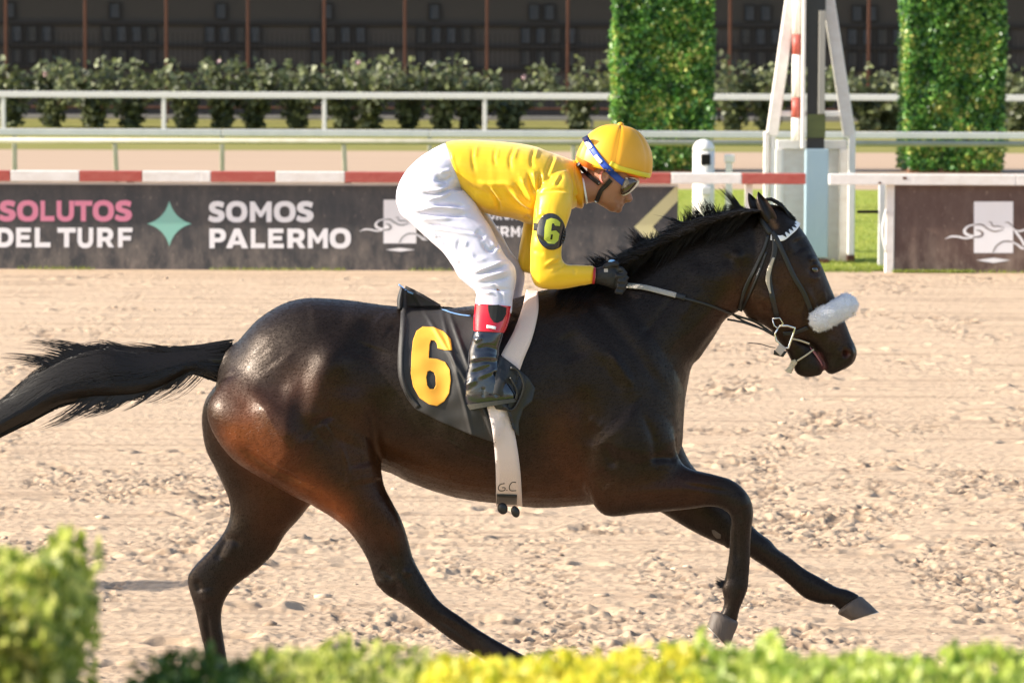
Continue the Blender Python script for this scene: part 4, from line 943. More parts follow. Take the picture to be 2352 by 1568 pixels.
def patch(name, bvh, polys, off, mm, parent, step=1.3, default=HY, thick=0, wob=None):
    """a piece of cloth or print cut to an outline and laid over the surface below"""
    allp = np.array([p for q in polys for p in q]); lo = allp.min(0) - step; hi = allp.max(0) + step
    xs = np.arange(lo[0], hi[0], step); ys = np.arange(lo[1], hi[1], step)
    CX, CY = np.meshgrid((xs[:-1] + xs[1:]) / 2, (ys[:-1] + ys[1:]) / 2); ins = np.zeros(CX.shape, bool)
    for p in polys: ins ^= inpoly(CX, CY, p)
    GX, GY = np.meshgrid(xs, ys); idx = -np.ones(GX.shape, int)
    use = np.zeros(GX.shape, bool)
    use[:-1, :-1] |= ins; use[1:, :-1] |= ins; use[:-1, 1:] |= ins; use[1:, 1:] |= ins
    idx[use] = np.arange(use.sum())
    # pull the stair-step rim onto the outline
    px = GX[use]; py = GY[use]
    rim = np.zeros(GX.shape, bool); full = np.zeros(GX.shape, int)
    full[:-1, :-1] += ins; full[1:, :-1] += ins; full[:-1, 1:] += ins; full[1:, 1:] += ins
    rim = (full[use] < 4)
    bx, by = px.copy(), py.copy(); bd = np.full(px.shape, 1e9)
    for q in polys:
        q = np.array(q)
        for a, b in zip(q, np.roll(q, -1, 0)):
            ab = b - a; t = np.clip(((px - a[0]) * ab[0] + (py - a[1]) * ab[1]) / (ab @ ab + 1e-9), 0, 1)
            cx = a[0] + t * ab[0]; cy = a[1] + t * ab[1]; dd = np.hypot(px - cx, py - cy); k = dd < bd
            bd[k] = dd[k]; bx[k] = cx[k]; by[k] = cy[k]
    mv = rim & (bd < step * 1.2); px[mv] = bx[mv]; py[mv] = by[mv]
    v = cast(bvh, px, py, off, default)
    if wob is not None:
        v = at(px, py, v[:, 1] - wob(px, py))
    ii, jj = np.nonzero(ins)
    f = np.stack([idx[ii, jj], idx[ii + 1, jj], idx[ii + 1, jj + 1], idx[ii, jj + 1]], 1)
    o = mesh(name, v, f, mm, parent, True)
    if thick:
        s = o.modifiers.new('solid', 'SOLIDIFY'); s.thickness = thick; s.offset = -1
    return o

# hooves
def hoof(cor_a, cor_b, toe, heel, cz, rw, lab=None):
    up2 = np.array(cor_a) + np.array(cor_b) - np.array(toe) - np.array(heel); up2 = up2 / np.linalg.norm(up2) * 7
    st = [S(tuple(np.array(cor_a) * .85 + np.array(cor_b) * .15 + up2), tuple(np.array(cor_b) * .85 + np.array(cor_a) * .15 + up2), cz, rw * .6), S(cor_a, cor_b, cz, rw * .86), S(tuple(.5 * np.array(cor_a) + .5 * np.array(toe)), tuple(.5 * np.array(cor_b) + .5 * np.array(heel)), cz, rw), S(toe, heel, cz, rw * 1.1)]
    v, f = loft(st, 22, 30, 2.2); v = v + (vnoise(v, 40, 3) * .0012)[:, None]; o = mesh('hoof', v, f, M['hoof'], horse, True)
    sh = np.array(toe) - np.array(cor_a); sh = sh / np.linalg.norm(sh) * 2.2
    st = [S(toe, heel, cz, rw * 1.08), S(tuple(np.array(toe) + sh * .8), tuple(np.array(heel) + sh * .8), cz, rw * 1.06)]
    v, f = loft(st, 3, 24, 2.2); mesh('horseshoe', v, f, M['shoe'], o)
hoof((1695, 1432), (1636, 1405), (1674, 1487), (1624, 1436), -.17, .055)
hoof((1979, 1370), (1926, 1408), (2018, 1404), (1953, 1424), .17, .052)
hoof((1293, 1572), (1230, 1612), (1345, 1610), (1262, 1640), -.17, .055)
hoof((562, 1645), (508, 1662), (600, 1690), (515, 1696), .17, .055)
# ears
near = [S((1742, 440), (1740, 442), -.052, .003), S((1754, 452), (1737, 458), -.054, .012), S((1768, 468), (1739, 474), -.056, .020), S((1780, 488), (1744, 491), -.056, .026), S((1790, 508), (1751, 506), -.052, .028), S((1798, 530), (1762, 522), -.045, .026)]
fear = [S((1720, 443), (1718, 445), .05, .003), S((1732, 453), (1718, 461), .052, .012), S((1746, 470), (1723, 480), .052, .020), S((1758, 500), (1736, 504), .05, .024)]
for st_ in (near, fear):
    v, f = loft(st_, 24, 20, 2.1); px_, py_ = toP(v)
    ax1 = np.array(st_[0][:2]); ax2 = (np.array(st_[-1][:2]) * .6 + np.array(st_[-1][2:4]) * .4)
    sc_ = np.exp(-(pdist(px_, py_, [ax1 + 8, ax2]) / 7) ** 2) * (v[:, 1] < HY + st_[2][4])
    v[:, 1] += sc_ * .018
    eo = mesh('ear', v, f, M['coat'], horse, True)
    C_ = paint(px_, py_, (.012, .008, .006), [([(1757, 452), (1784, 492), (1797, 526)], 4.5, (.13, .06, .025), .85)])
    c_ = eo.data.color_attributes.new('coat', 'FLOAT_COLOR', 'POINT'); c_.data.foreach_set('color', np.column_stack([C_, np.ones(len(C_))]).ravel())
# eyes
e0 = cast(HB, [1869.5], [619], 0)[0]
for sgn in (-1, 1):
    yy = e0[1] if sgn < 0 else 2 * HY - e0[1]
    v, f = ellipsoid(1869.5, 619, yy - HY - sgn * .010, 11, 9, .017, .5); mesh('eye', v, f, M['eye'], horse, True)
patch('chestnut', HB, [[(1634, 1217), (1640, 1216), (1650, 1223), (1656, 1227), (1655, 1236), (1646, 1236), (1638, 1228)]], .003, M['hoof'], horse, 1.5)
# tongue
v, f = loft([S((1862, 795), (1856, 800), 0, .02), S((1880, 815), (1872, 822), 0, .02), S((1892, 838), (1884, 842), 0, .018)], 10, 12)
mesh('tongue', v, f, mat('tongue_pink', (.35, .12, .12), .35), horse, True)

# hair
def strands(name, P, R, mm, parent):
    """P (n,k,3) strand points, R (n,k) radii"""
    n, k, _ = P.shape
    d = np.gradient(P, axis=1); d /= np.linalg.norm(d, axis=2)[..., None] + 1e-9
    a = np.cross(d, np.array([.05, 1, .02])); a /= np.linalg.norm(a, axis=2)[..., None] + 1e-9; b = np.cross(d, a)
    rings = [P + R[..., None] * (math.cos(t) * a + math.sin(t) * b) for t in (0, 2.094, 4.189)]
    v = np.stack(rings, 2).reshape(-1, 3)
    base_ = (np.arange(n)[:, None] * k + np.arange(k - 1)[None, :]).reshape(-1) * 3
    fs = [np.stack([base_ + j, base_ + (j + 1) % 3, base_ + 3 + (j + 1) % 3, base_ + 3 + j], 1) for j in range(3)]
    return tag(mesh(name, v, np.concatenate(fs), mm, parent, True))
def taperR(n, k, r0, r1=.0002): return np.tile(np.linspace(1, 0, k) ** .6, (n, 1)) * r0 + r1
# mane: lying locks on the near side and wind-blown tufts
crest = catmull([(1745, 487), (1720, 489), (1690, 496), (1640, 510), (1590, 533), (1540, 556), (1490, 578), (1450, 605), (1400, 628), (1330, 650)], 200)
n = 4600; k = 7; t = rng.random(n); ci = (t * 199).astype(int); root2 = crest[ci] + rng.normal(0, 1.5, (n, 2))
rd = rng.normal(0, .02, n)
lock = vnoise(np.stack([t * 30, t * 0], 1), 1, 21)
L = (30 + 50 * rng.random(n)) * (1 + .45 * lock)
P = np.zeros((n, k, 3))
for j in range(k):
    u = j / (k - 1)
    dx = -L * (u * .95 + .15 * u * u); dy = L * (-.30 * u + .95 * u * u * (.4 + 1.0 * ((np.arange(n) * 7919) % 100) / 100)) + lock * 7 * u
    PX = root2[:, 0] + dx; PY = root2[:, 1] + dy - 2
    yy = HY + rd - (.03 + .05 * u) * (1 if True else 0)
    P[:, j] = at(PX, PY, yy)
q = P.reshape(-1, 3)
# keep locks outside the neck: push near-side points in front of the surface
px, py = toP(q); cs = cast(HB, px, py, .004)
q[:, 1] = q[:, 1]; hit = cs[:, 1] < q[:, 1]; q[hit] = cs[hit]
P = q.reshape(n, k, 3)
strands('mane', P, taperR(n, k, .0022), M['hair'], horse)
n = 3600; cl = rng.integers(0, 80, n); tc = np.sort(rng.random(80)); t = np.clip(tc[cl] + rng.normal(0, .012, n), 0, .90); root2 = crest[(t * 199).astype(int)]
cdir = rng.uniform(-1.1, .45, 80)[cl] + rng.normal(0, .12, n); LL = (rng.uniform(14, 72, 80)[cl]) * rng.uniform(.6, 1.15, n)
LL *= np.where(tc[cl] < .12, .55, 1)
P = np.zeros((n, k, 3)); rd = rng.normal(0, .018, n); cu = rng.uniform(-1.0, .6, 80)[cl]
for j in range(k):
    u = j / (k - 1)
    P[:, j] = at(root2[:, 0] + LL * (cdir * u * .8 + cu * u * u * .5) , root2[:, 1] - LL * (.85 * u - .55 * u * u * np.abs(cu)) + 3, HY + rd + u * rng.normal(0, .01, n))
strands('mane_tufts', P, taperR(n, k, .0016), M['hair'], horse)
# forelock between the ears
n = 420; P = np.zeros((n, k, 3)); t0 = rng.random(n); rd = rng.normal(0, .018, n)
for j in range(k):
    u = j / (k - 1); a0 = catmull([(1752, 462), (1772, 460), (1796, 476), (1814, 496), (1830, 510)], 50)
    idx = np.clip(((t0 * .45 + u * .55) * 49).astype(int), 0, 49)
    P[:, j] = at(a0[idx, 0] + 1, a0[idx, 1] - 1 + rng.normal(0, 1, n) * (1 + 2 * u), HY + rd)
strands('forelock', P, taperR(n, k, .0022), M['hair'], horse)
# tail
ttop = catmull([(536, 784), (445, 799), (367, 806), (293, 806), (240, 797), (170, 812), (94, 851), (42, 893), (0, 925), (-90, 985), (-170, 1030)], 120)
tbot = catmull([(503, 874), (445, 856), (409, 872), (367, 893), (314, 908), (251, 912), (199, 914), (136, 928), (79, 958), (0, 998), (-90, 1045), (-150, 1060)], 120)
st = []
for i in range(0, 120, 9):
    m_ = (ttop[i] + tbot[i]) / 2; h_ = (ttop[i] - tbot[i]) / 2 * .80
    st.append(S(tuple(m_ + h_ * (1.12 if i < 12 else .72)), tuple(m_ - h_ * (1.12 if i < 12 else .72)), 0, .038 + .03 * min(1, i / 50)))
v, f = loft(st, 60, 26, 2.0)
v = v + (vnoise(v * [1, 3, 4], 9, 4) * .012)[:, None] * np.array([0, 1, .6])
tl = mesh('tail', v, f, M['hair'], horse, True)
n = 6500; k = 10; u0 = rng.random(n) ** 1.25 * .8; ln = rng.uniform(.15, .45, n); wv = rng.uniform(-.02, 1.02, n); wv = .5 + (wv - .5) * 1.06; rd = rng.normal(0, 1, n)
clu = vnoise(np.stack([wv * 9, u0 * 5], 1), 1, 31)
ph_ = rng.uniform(0, 6.28, n)
P = np.zeros((n, k, 3))
for j in range(k):
    s_ = j / (k - 1); tt = np.clip(u0 + ln * s_, 0, 1) * 119; i0 = np.minimum(tt.astype(int), 118); fr = (tt - i0)[:, None]
    a = ttop[i0] * (1 - fr) + ttop[i0 + 1] * fr; b = tbot[i0] * (1 - fr) + tbot[i0 + 1] * fr
    wj = wv + clu * .26 * s_ + .026 * np.sin(s_ * 7 + ph_) * (1 + 2 * u0)
    fly = (np.abs(wv - .5) > .47) * rng.normal(0, 1, n) * 0
    c2 = a * (1 - wj[:, None]) + b * wj[:, None]
    dep = (.04 + .04 * np.clip(tt / 50, 0, 1)) * np.sqrt(np.clip(1 - (2 * wj - 1) ** 2, 0, 1))
    P[:, j] = at(c2[:, 0], c2[:, 1], HY - dep * np.clip(rd + .6, -1, 1))
strands('tail_hair', P, taperR(n, k, .0015), M['hair'], tl)
# loose wisps under and above the tail
n = 1300; P = np.zeros((n, k, 3)); g = rng.integers(0, 26, n); gx = np.linspace(40, 455, 26)[g] + rng.normal(0, 13, n)
up_ = (rng.random(26) < .3)[g]; gl = rng.uniform(20, 85, 26)[g] * rng.uniform(.2, 1.3, n); gc = rng.uniform(-1, 1, 26)[g]
for j in range(k):
    u = j / (k - 1)
    iy = np.interp(gx, np.sort(tbot[:, 0]), tbot[np.argsort(tbot[:, 0]), 1]); ty = np.interp(gx, np.sort(ttop[:, 0]), ttop[np.argsort(ttop[:, 0]), 1])
    PX = gx - gl * 1.4 * u + gc * 22 * u * u + 3 * np.sin(u * 5 + gc * 6); PY = np.where(up_, ty + 6 - gl * .6 * u * (1 - .5 * u), iy - 16 + gl * 1.5 * u * (1 - .42 * u))
    P[:, j] = at(PX, PY, HY - .03)
strands('tail_wisps', P, taperR(n, k, .0014), M['hair'], tl)
# fetlock tuft
n = 70; P = np.zeros((n, k, 3)); r1 = rng.normal(0, 3, n); r2 = rng.uniform(-.4, .5, n)
for j in range(k):
    u = j / (k - 1); P[:, j] = at(1670 - 34 * u * (.6 + .5 * r2), 1338 + r1 * (1 + 1.2 * u) + 10 * u - 16 * u * u * (r2 + .5), HY - .175)
strands('fetlock_tuft', P, taperR(n, k, .0014), M['hair'], horse)

# ------------------------------------------------------------------ tack
Bp = lambda pts: V('B', pts)
cl = empty('saddle_cloth', (at(1050, 800, HY)[0], HY, 1.2), 'black saddle cloth with an orange number 6 under the saddle', 'saddle cloth')
cpoly = Bp([(185, 82), (300, 135), (430, 212), (520, 240), (600, 255), (720, 300), (760, 420), (800, 620), (820, 800), (770, 1050), (740, 1047), (600, 1000), (400, 915), (262, 845), (200, 765), (152, 640), (145, 500), (160, 300), (172, 150)])
wob = lambda x, y: .005 + .003 * np.sin((x - y * .25) / 13.0) * np.clip((y - 690) / 80, 0, 1) + .010 * np.exp(-((x - 925) / 12) ** 2) + .001 * np.sin(x * .05 + y * .11) + .009 * np.exp(-(((x - 1040) - (y - 740) * .35) / 5) ** 2) + .006 * np.exp(-(((x - 1015) - (y - 720) * .25) / 4) ** 2) + .007 * np.exp(-(((x - 1062) - (y - 860) * .6) / 5) ** 2) + .012 * np.exp(-((y - 660) / 25) ** 2)
cloth = patch('cloth_panel', HB, [cpoly], .008, M['cloth_black'], cl, 3.0, thick=.003, wob=wob, default=HY - .05)
def bvh_of(objs):
    vs = []; fs = []; n0 = 0
    dg = bpy.context.evaluated_depsgraph_get()
    for o in objs:
        me = o.data; l = wloc(o); vv = np.array([v.co[:] for v in me.vertices]) + l
        vs += [Vector(x) for x in vv]; fs += [tuple(i + n0 for i in p.vertices) for p in me.polygons]; n0 += len(vv)
    return BVHTree.FromPolygons(vs, fs)
HB2 = bvh_of([hb, cloth])
# far half of the cloth, and the lining edge
fv = np.array([v.co[:] for v in cloth.data.vertices]) + wloc(cloth); fv[:, 1] = 2 * HY - fv[:, 1]
fo = mesh('cloth_panel', fv, np.array([list(p.vertices)[::-1] for p in cloth.data.polygons]), M['cloth_black'], cl, True)
ridge = [p for p in Bp([(185, 82), (300, 135), (430, 212), (520, 240), (600, 255), (720, 300)])]
rc = catmull(ridge, 20); rows = []
yn = cast(HB2, rc[:, 0], rc[:, 1] + 4, 0)[:, 1]
for u in np.linspace(-1, 1, 9):
    rows.append(at(rc[:, 0], rc[:, 1] - 2 * (1 - u * u) + 3, HY + (HY - yn) * u))
rows = np.array(rows); f = [(i * 20 + j, i * 20 + j + 1, (i + 1) * 20 + j + 1, (i + 1) * 20 + j) for i in range(8) for j in range(19)]
mesh('cloth_ridge', rows.reshape(-1, 3), f, M['cloth_black'], cl, True)
ribbon('hem', HB2, Bp([(185, 95), (176, 300), (160, 500), (166, 640), (212, 755), (268, 832)]), 13, .004, M['cloth_black'], cl, 30)
ribbon('lining', HB2, Bp([(148, 58), (200, 100), (240, 118)]), 4, .003, M['cloth_blue'], cl, 14, default=HY - .05)
ribbon('lining', HB2, Bp([(420, 212), (500, 240), (600, 256)]), 3, .002, M['cloth_blue'], cl, 14, default=HY - .05)
bk = MB(); q0 = Bp([(150, 90), (140, 150), (143, 205)])
v, f = loft([S(Bp([(185, 90)])[0], Bp([(160, 70)])[0], -.05, .03), S(Bp([(178, 150)])[0], Bp([(138, 150)])[0], -.05, .05), S(Bp([(170, 215)])[0], Bp([(140, 215)])[0], -.06, .05)], 12, 14)
mesh('cloth_fold', v, f, M['cloth_black'], cl, True)
six = Bp([(485, 470), (475, 400), (430, 352), (370, 326), (300, 322), (260, 350), (238, 410), (229, 500), (225, 620), (240, 700), (280, 770), (340, 810), (390, 820), (435, 790), (465, 740), (475, 660), (468, 590), (440, 545), (390, 525), (338, 520), (342, 440), (351, 408), (375, 410), (388, 430), (392, 458), (438, 470)])
hole = Bp([(345, 597), (370, 610), (380, 640), (382, 690), (370, 714), (345, 714), (328, 690), (322, 640), (330, 605)])
patch('number_six', HB2, [six, hole], .004, M['six_orange'], cl, 1.3, thick=.0015)
# girth and surcingle
gi = empty('girth', (at(1150, 1000, HY)[0], HY, 1.0), 'white girth strap marked G.C with a black buckle under the belly', 'girth')
gg = ribbon('webbing', HB2, Bp([(760, 800), (795, 930), (822, 1100), (835, 1250), (842, 1450)]), 54, .010, M['webbing'], gi, 40, .004, 6, taper=[.86, .90, .98, 1.05, 1.12])
gc = ribbon('webbing', HB2, Bp([(985, 95), (972, 220), (925, 380), (850, 545), (790, 760)]), 48, .012, M['peach_strap'], gi, 40, .004, 6, taper=[.55, .8, .95, 1.1, 1.0])
gc['label'] = 'pale peach upper strap'
HB3 = bvh_of([hb, cloth, gg, gc])
ribbon('buckle', HB3, Bp([(762, 1403), (890, 1408)]), 23, .006, M['leather'], gi, 8, .006)
for c0 in ((800, 1462), (880, 1482)):
    q = Bp([c0])[0]; v, f = ellipsoid(q[0], q[1], -.16, 12 if c0[0] < 850 else 10, 14, .012, -.3); mesh('strap_end', v, f, M['leather'], gi, True)
def scrib(pts, wpx): ribbon('marking', HB3, Bp(pts), wpx, .0012, M['leather'], gi, 16, .0004, 3)
scrib([(812, 1305), (785, 1312), (772, 1335), (785, 1352), (812, 1348), (815, 1332), (797, 1332)], 1.9)
scrib([(824, 1347), (830, 1348)], 2.4)
scrib([(884, 1298), (858, 1300), (842, 1325), (850, 1350), (886, 1350)], 1.9)
# saddle with flap and stirrup leather
sdl = empty('racing_saddle', (at(1180, 720, HY)[0], HY, 1.4), 'small black racing saddle with flaps under the rider', 'saddle')
v, f = remesh([loft([S(Bp([(600, 262)])[0], Bp([(600, 300)])[0], 0, .12), S(Bp([(720, 290)])[0], Bp([(720, 350)])[0], 0, .13), S(Bp([(850, 230)])[0], Bp([(850, 300)])[0], 0, .11), S(Bp([(935, 155)])[0], Bp([(900, 250)])[0], 0, .08)], 30, 24)], .006, 4)
mesh('seat', v, f, M['leather'], sdl, True)
flap = Bp([(735, 470), (800, 510), (880, 570), (960, 640), (1005, 710), (985, 790), (930, 840), (900, 930), (905, 1010), (885, 1000), (850, 920), (830, 850), (760, 840), (700, 760)])
patch('flap', HB3, [flap], .016, M['leather'], sdl, 2.4, thick=.004, wob=lambda x, y: .004 * np.sin(x / 8 + y / 15))
vb = HB3

br_ = empty('bridle', (at(1800, 620, HY)[0], HY, 1.7), 'black leather racing bridle with zigzag browband and steel bit on the horse', 'bridle')
Vp = lambda pts: V(5, pts)
ribbon('noseband_hanger', HB, Vp([(1170, 415), (1205, 470), (1260, 590), (1330, 740), (1400, 860), (1450, 985)]), 11, .006, M['leather'], br_, 30)
ribbon('headpiece', HB, Vp([(1085, 292), (1105, 350), (1160, 430)]), 12, .006, M['leather'], br_, 12)
ribbon('cheekpiece', HB, Vp([(1185, 430), (1190, 520), (1180, 600), (1150, 700), (1155, 800), (1175, 900), (1205, 1030)]), 12, .006, M['leather'], br_, 30)
ribbon('cheekpiece_cover', HB, Vp([(1183, 600), (1150, 690), (1140, 770), (1160, 860)]), 10, .010, mat('pale_sweat_marked_leather', (.42, .36, .28), .6), br_, 20, taper=[.5, 1, 1, .3])
ribbon('throatlatch', HB, Vp([(1140, 440), (1110, 540), (1040, 690), (975, 830), (935, 985)]), 8, .006, M['leather'], br_, 30)
ribbon('throatlatch', HB, Vp([(1130, 560), (1070, 720), (990, 900), (945, 990)]), 5, .006, M['leather'], br_, 30)
bb = Vp([(1160, 455), (1240, 462), (1292, 425), (1335, 385), (1360, 345)])
ribbon('browband', HB, bb, 13, .006, M['whiteprint'], br_, 24)
bc = catmull(bb, 60)
for i in range(5):
    a = bc[22 + i * 8]; d = bc[min(59, 23 + i * 8)] - a; d = d / np.linalg.norm(d); nn = np.array([d[1], -d[0]])
    if nn[1] > 0: nn = -nn
    patch('browband_triangle', HB, [[tuple(a - d * 4.4 + nn * 7), tuple(a + d * 4.4 + nn * 7), tuple(a - nn * 4)]], .0085, M['leather'], br_, 1.0)
ribbon('noseband', HB, Vp([(1250, 1150), (1340, 1140), (1430, 1105)]), 9, .006, M['leather'], br_, 12)
# sheepskin roll, arched over the nose
RL = [(1446, 1082, -.066), (1530, 1040, -.060), (1620, 990, -.040), (1712, 942, 0), (1620, 990, .040), (1530, 1040, .060), (1446, 1082, .066)]
rp = catmull([(*Vp([(x, y)])[0], z) for x, y, z in RL], 60); n = 60; m = 40
ctr = at(rp[:, 0], rp[:, 1], HY + rp[:, 2]); d = np.gradient(ctr, axis=0); d /= np.linalg.norm(d, axis=1)[:, None]
ax_ = np.cross(d, [.3, .1, 1.0]); ax_ /= np.linalg.norm(ax_, axis=1)[:, None]; ay_ = np.cross(d, ax_)
u = np.linspace(0, 1, n); rr_ = .042 * np.clip(1 - np.abs(2 * u - 1) ** 9, .03, 1) ** .5; rr_[0] = rr_[-1] = .004
vv = []
for i in range(n):
    a = 2 * math.pi * np.arange(m) / m
    vv.append(ctr[i] + rr_[i] * (np.cos(a)[:, None] * ax_[i] + np.sin(a)[:, None] * ay_[i]))
vv = np.array(vv); cc = np.repeat(ctr[:, None], m, 1); dirn = vv - cc; dirn /= np.linalg.norm(dirn, axis=2)[..., None] + 1e-9
vv = vv + dirn * (.003 * vnoise(vv, 60, 2) + .004 * vnoise(vv, 190, 3))[..., None]
f = [(i * m + k_, i * m + (k_ + 1) % m, (i + 1) * m + (k_ + 1) % m, (i + 1) * m + k_) for i in range(n - 1) for k_ in range(m)]
rl = mesh('sheepskin_roll', vv.reshape(-1, 3), f, M['fleece'], br_, True)
pp_ = vv.reshape(-1, 3); dd_ = dirn.reshape(-1, 3); kk = rng.integers(0, len(pp_), 16000)
a = pp_[kk] + rng.normal(0, .0015, (16000, 3)); dv = dd_[kk] + rng.normal(0, .55, (16000, 3)); lt = np.cross(dv, rng.normal(0, 1, (16000, 3))); lt /= np.linalg.norm(lt, axis=1)[:, None]
fb_ = np.stack([a - lt * .0007, a + lt * .0007, a + dv * rng.uniform(.003, .0075, 16000)[:, None]], 1).reshape(-1, 3)
tag(mesh('fleece_fibres', fb_, np.arange(48000).reshape(-1, 3), M['fleece'], rl), kind='stuff')
def tubeP(name, pts, r, cz, mm, parent, n=20, k=8):
    c = catmull(pts, n); czs = np.interp(np.linspace(0, 1, n), np.linspace(0, 1, len(cz)), cz) if hasattr(cz, '__len__') else cz
    mb = MB(); mb.tube(at(c[:, 0], c[:, 1], HY + czs), r, k); return mb.build(name, mm, parent, True)
mb = MB(); q = Vp([(1222, 1092), (1280, 1090), (1335, 1108), (1322, 1150), (1305, 1200), (1288, 1252), (1262, 1250)])
mb.tube([at(x, y, HY - .085) for x, y in q], .0045, 10); mb.build('bit_ring', M['steel'], br_, True)
mb = MB(); q = Vp([(1222, 1092), (1190, 1150), (1200, 1200), (1262, 1250)]); mb.tube([at(x, y, HY - .085) for x, y in q], .0035, 8); mb.build('bit_ring', M['steel'], br_, True)
mb = MB(); q = Vp([(1172, 1040), (1225, 1035), (1250, 1075), (1212, 1110), (1185, 1090), (1172, 1040)]); mb.tube([at(x, y, HY - .088) for x, y in q], .003, 8); mb.build('buckle', M['steel'], br_, True)
v, f = loft([S(*Vp([(1225, 1220), (1190, 1270)]), -.085, .012), S(*Vp([(1275, 1250), (1230, 1310)]), -.085, .012)], 6, 12, 5); mesh('leather_keeper', v, f, mat('pale_keeper', (.42, .36, .32), .6), br_)
v, f = loft([S(*Vp([(1185, 1265), (1180, 1300)]), -.08, .012), S(*Vp([(1280, 1275), (1250, 1318)]), -.08, .012)], 6, 12, 3); mesh('leather_keeper', v, f, M['leather'], br_)
tubeP('tongue_tie', Vp([(1318, 1185), (1380, 1200), (1440, 1222)]), .0035, -.065, M['string'], br_)
tubeP('tongue_tie', Vp([(1470, 1262), (1420, 1300), (1350, 1345)]), .0035, [-.04, -.05, -.045], M['string'], br_)
v, f = loft([S(*Vp([(1335, 1335), (1315, 1340)]), -.045, .006), S(*Vp([(1350, 1360), (1305, 1350)]), -.045, .009), S(*Vp([(1325, 1400), (1290, 1385)]), -.045, .008), S(*Vp([(1310, 1438), (1258, 1415)]), -.045, .010)], 14, 12)
mesh('tongue_tie_tassel', v + rng.normal(0, .0012, v.shape), f, M['string'], br_)
tubeP('loose_lace', Vp([(1000, 1216), (1080, 1222), (1150, 1242), (1195, 1250)]), .0018, -.08, M['leather'], br_)
rn = empty('reins', (at(1600, 710, HY)[0], HY, 1.6), 'reins with pale rubber grips running from glove to bit', 'reins')
ribbon('rubber_grip', HB, Vp([(112, 800), (250, 815), (400, 852), (478, 872)]), 12, .014, M['rubber_grip'], rn, 20, .006)
ribbon('rein_keeper', HB, Vp([(470, 868), (545, 890)]), 13, .013, M['leather'], rn, 6, .006)
ribbon('rein_strap', HB, Vp([(520, 888), (700, 940), (860, 1000), (930, 1025), (1050, 1065), (1180, 1150)]), 5.5, .012, M['leather'], rn, 40, .003, default=HY - .08)
tubeP('rein_strap', Vp([(850, 1046), (950, 1065), (1060, 1100), (1190, 1150)]), .0042, [-.02, -.05, -.08], M['leather'], rn)
tubeP('rein_strap', Vp([(870, 1000), (960, 1055), (1070, 1100), (1190, 1165)]), .0038, [.02, .0, .06], M['leather'], rn)

# ------------------------------------------------------------------ THE RIDER
J = lambda pts: V('J', pts)
def SJ(a, b, cz, w): (A_, B_) = J([a, b]); return S(A_, B_, cz, w)
def SB(a, b, cz, w): (A_, B_) = Bp([a, b]); return S(A_, B_, cz, w)
torso = [SJ((492, 206), (612, 570), 0, .145), SJ((560, 194), (660, 625), 0, .155), SJ((680, 192), (740, 690), 0, .160), SJ((830, 200), (850, 722), 0, .168), SJ((970, 212), (960, 740), 0, .178), SJ((1110, 236), (1075, 780), 0, .185),
         SJ((1220, 276), (1200, 780), 0, .180), SJ((1310, 308), (1330, 700), 0, .150), SJ((1372, 332), (1412, 655), 0, .10), SJ((1392, 340), (1440, 655), 0, .082)]
narm = [SJ((1350, 400), (1160, 430), -.10, .06), SJ((1382, 500), (1135, 520), -.155, .066), SJ((1378, 600), (1118, 610), -.19, .064), SJ((1364, 700), (1108, 710), -.205, .060), SJ((1328, 810), (1098, 830), -.215, .055), SJ((1305, 910), (1085, 925), -.22, .052),
        SJ((1299, 1000), (1083, 1040), -.22, .050), SJ((1318, 1046), (1085, 1130), -.22, .048), SJ((1350, 1062), (1130, 1215), -.22, .048), SJ((1400, 1064), (1270, 1232), -.213, .045), SJ((1460, 1064), (1400, 1215), -.205, .040), SJ((1512, 1068), (1500, 1198), -.195, .036), SJ((1532, 1080), (1522, 1190), -.19, .033)]
farm = [SJ((1250, 640), (1050, 700), .12, .06), SJ((1200, 780), (1030, 800), .18, .06), SJ((1170, 900), (1012, 915), .2, .052), SJ((1160, 990), (996, 1030), .2, .05), SJ((1200, 1050), (1018, 1098), .2, .047), SJ((1300, 1065), (1110, 1130), .19, .045), SJ((1450, 1075), (1350, 1180), .15, .038), SJ((1540, 1085), (1510, 1190), .12, .034)]
hips = [SJ((640, 560), (492, 210), 0, .14), SJ((600, 560), (400, 255), 0, .155), SJ((600, 600), (300, 325), 0, .170), SJ((640, 640), (210, 415), 0, .178), SJ((660, 690), (158, 520), 0, .178), SJ((600, 740), (146, 610), 0, .165), SJ((500, 780), (170, 690), 0, .13)]
nleg = [SJ((630, 540), (150, 560), -.085, .085), SJ((700, 630), (168, 690), -.10, .09), SJ((755, 720), (250, 775), -.12, .088), SJ((810, 810), (372, 885), -.15, .082), SJ((858, 910), (475, 980), -.175, .078), SJ((915, 1000), (548, 1085), -.195, .074),
        SJ((975, 1075), (590, 1155), -.21, .070), SJ((985, 1165), (655, 1212), -.22, .064), SJ((972, 1250), (702, 1255), -.235, .056), SJ((958, 1330), (700, 1322), -.248, .050), SJ((952, 1400), (702, 1360), -.255, .047)]
fleg = [(a[0] + 10, a[1], a[2] + 14, a[3], -a[4], a[5]) for a in nleg]
fleg = [(a[0] + 9 * min(1, i / 4), a[1], a[2] + 9, a[3], a[4], a[5]) for i, a in enumerate(fleg)]
rd_ = empty('person', (at(1180, 900, HY)[0], HY, 1.3), 'jockey in yellow silks and white breeches crouching over the galloping horse', 'person')
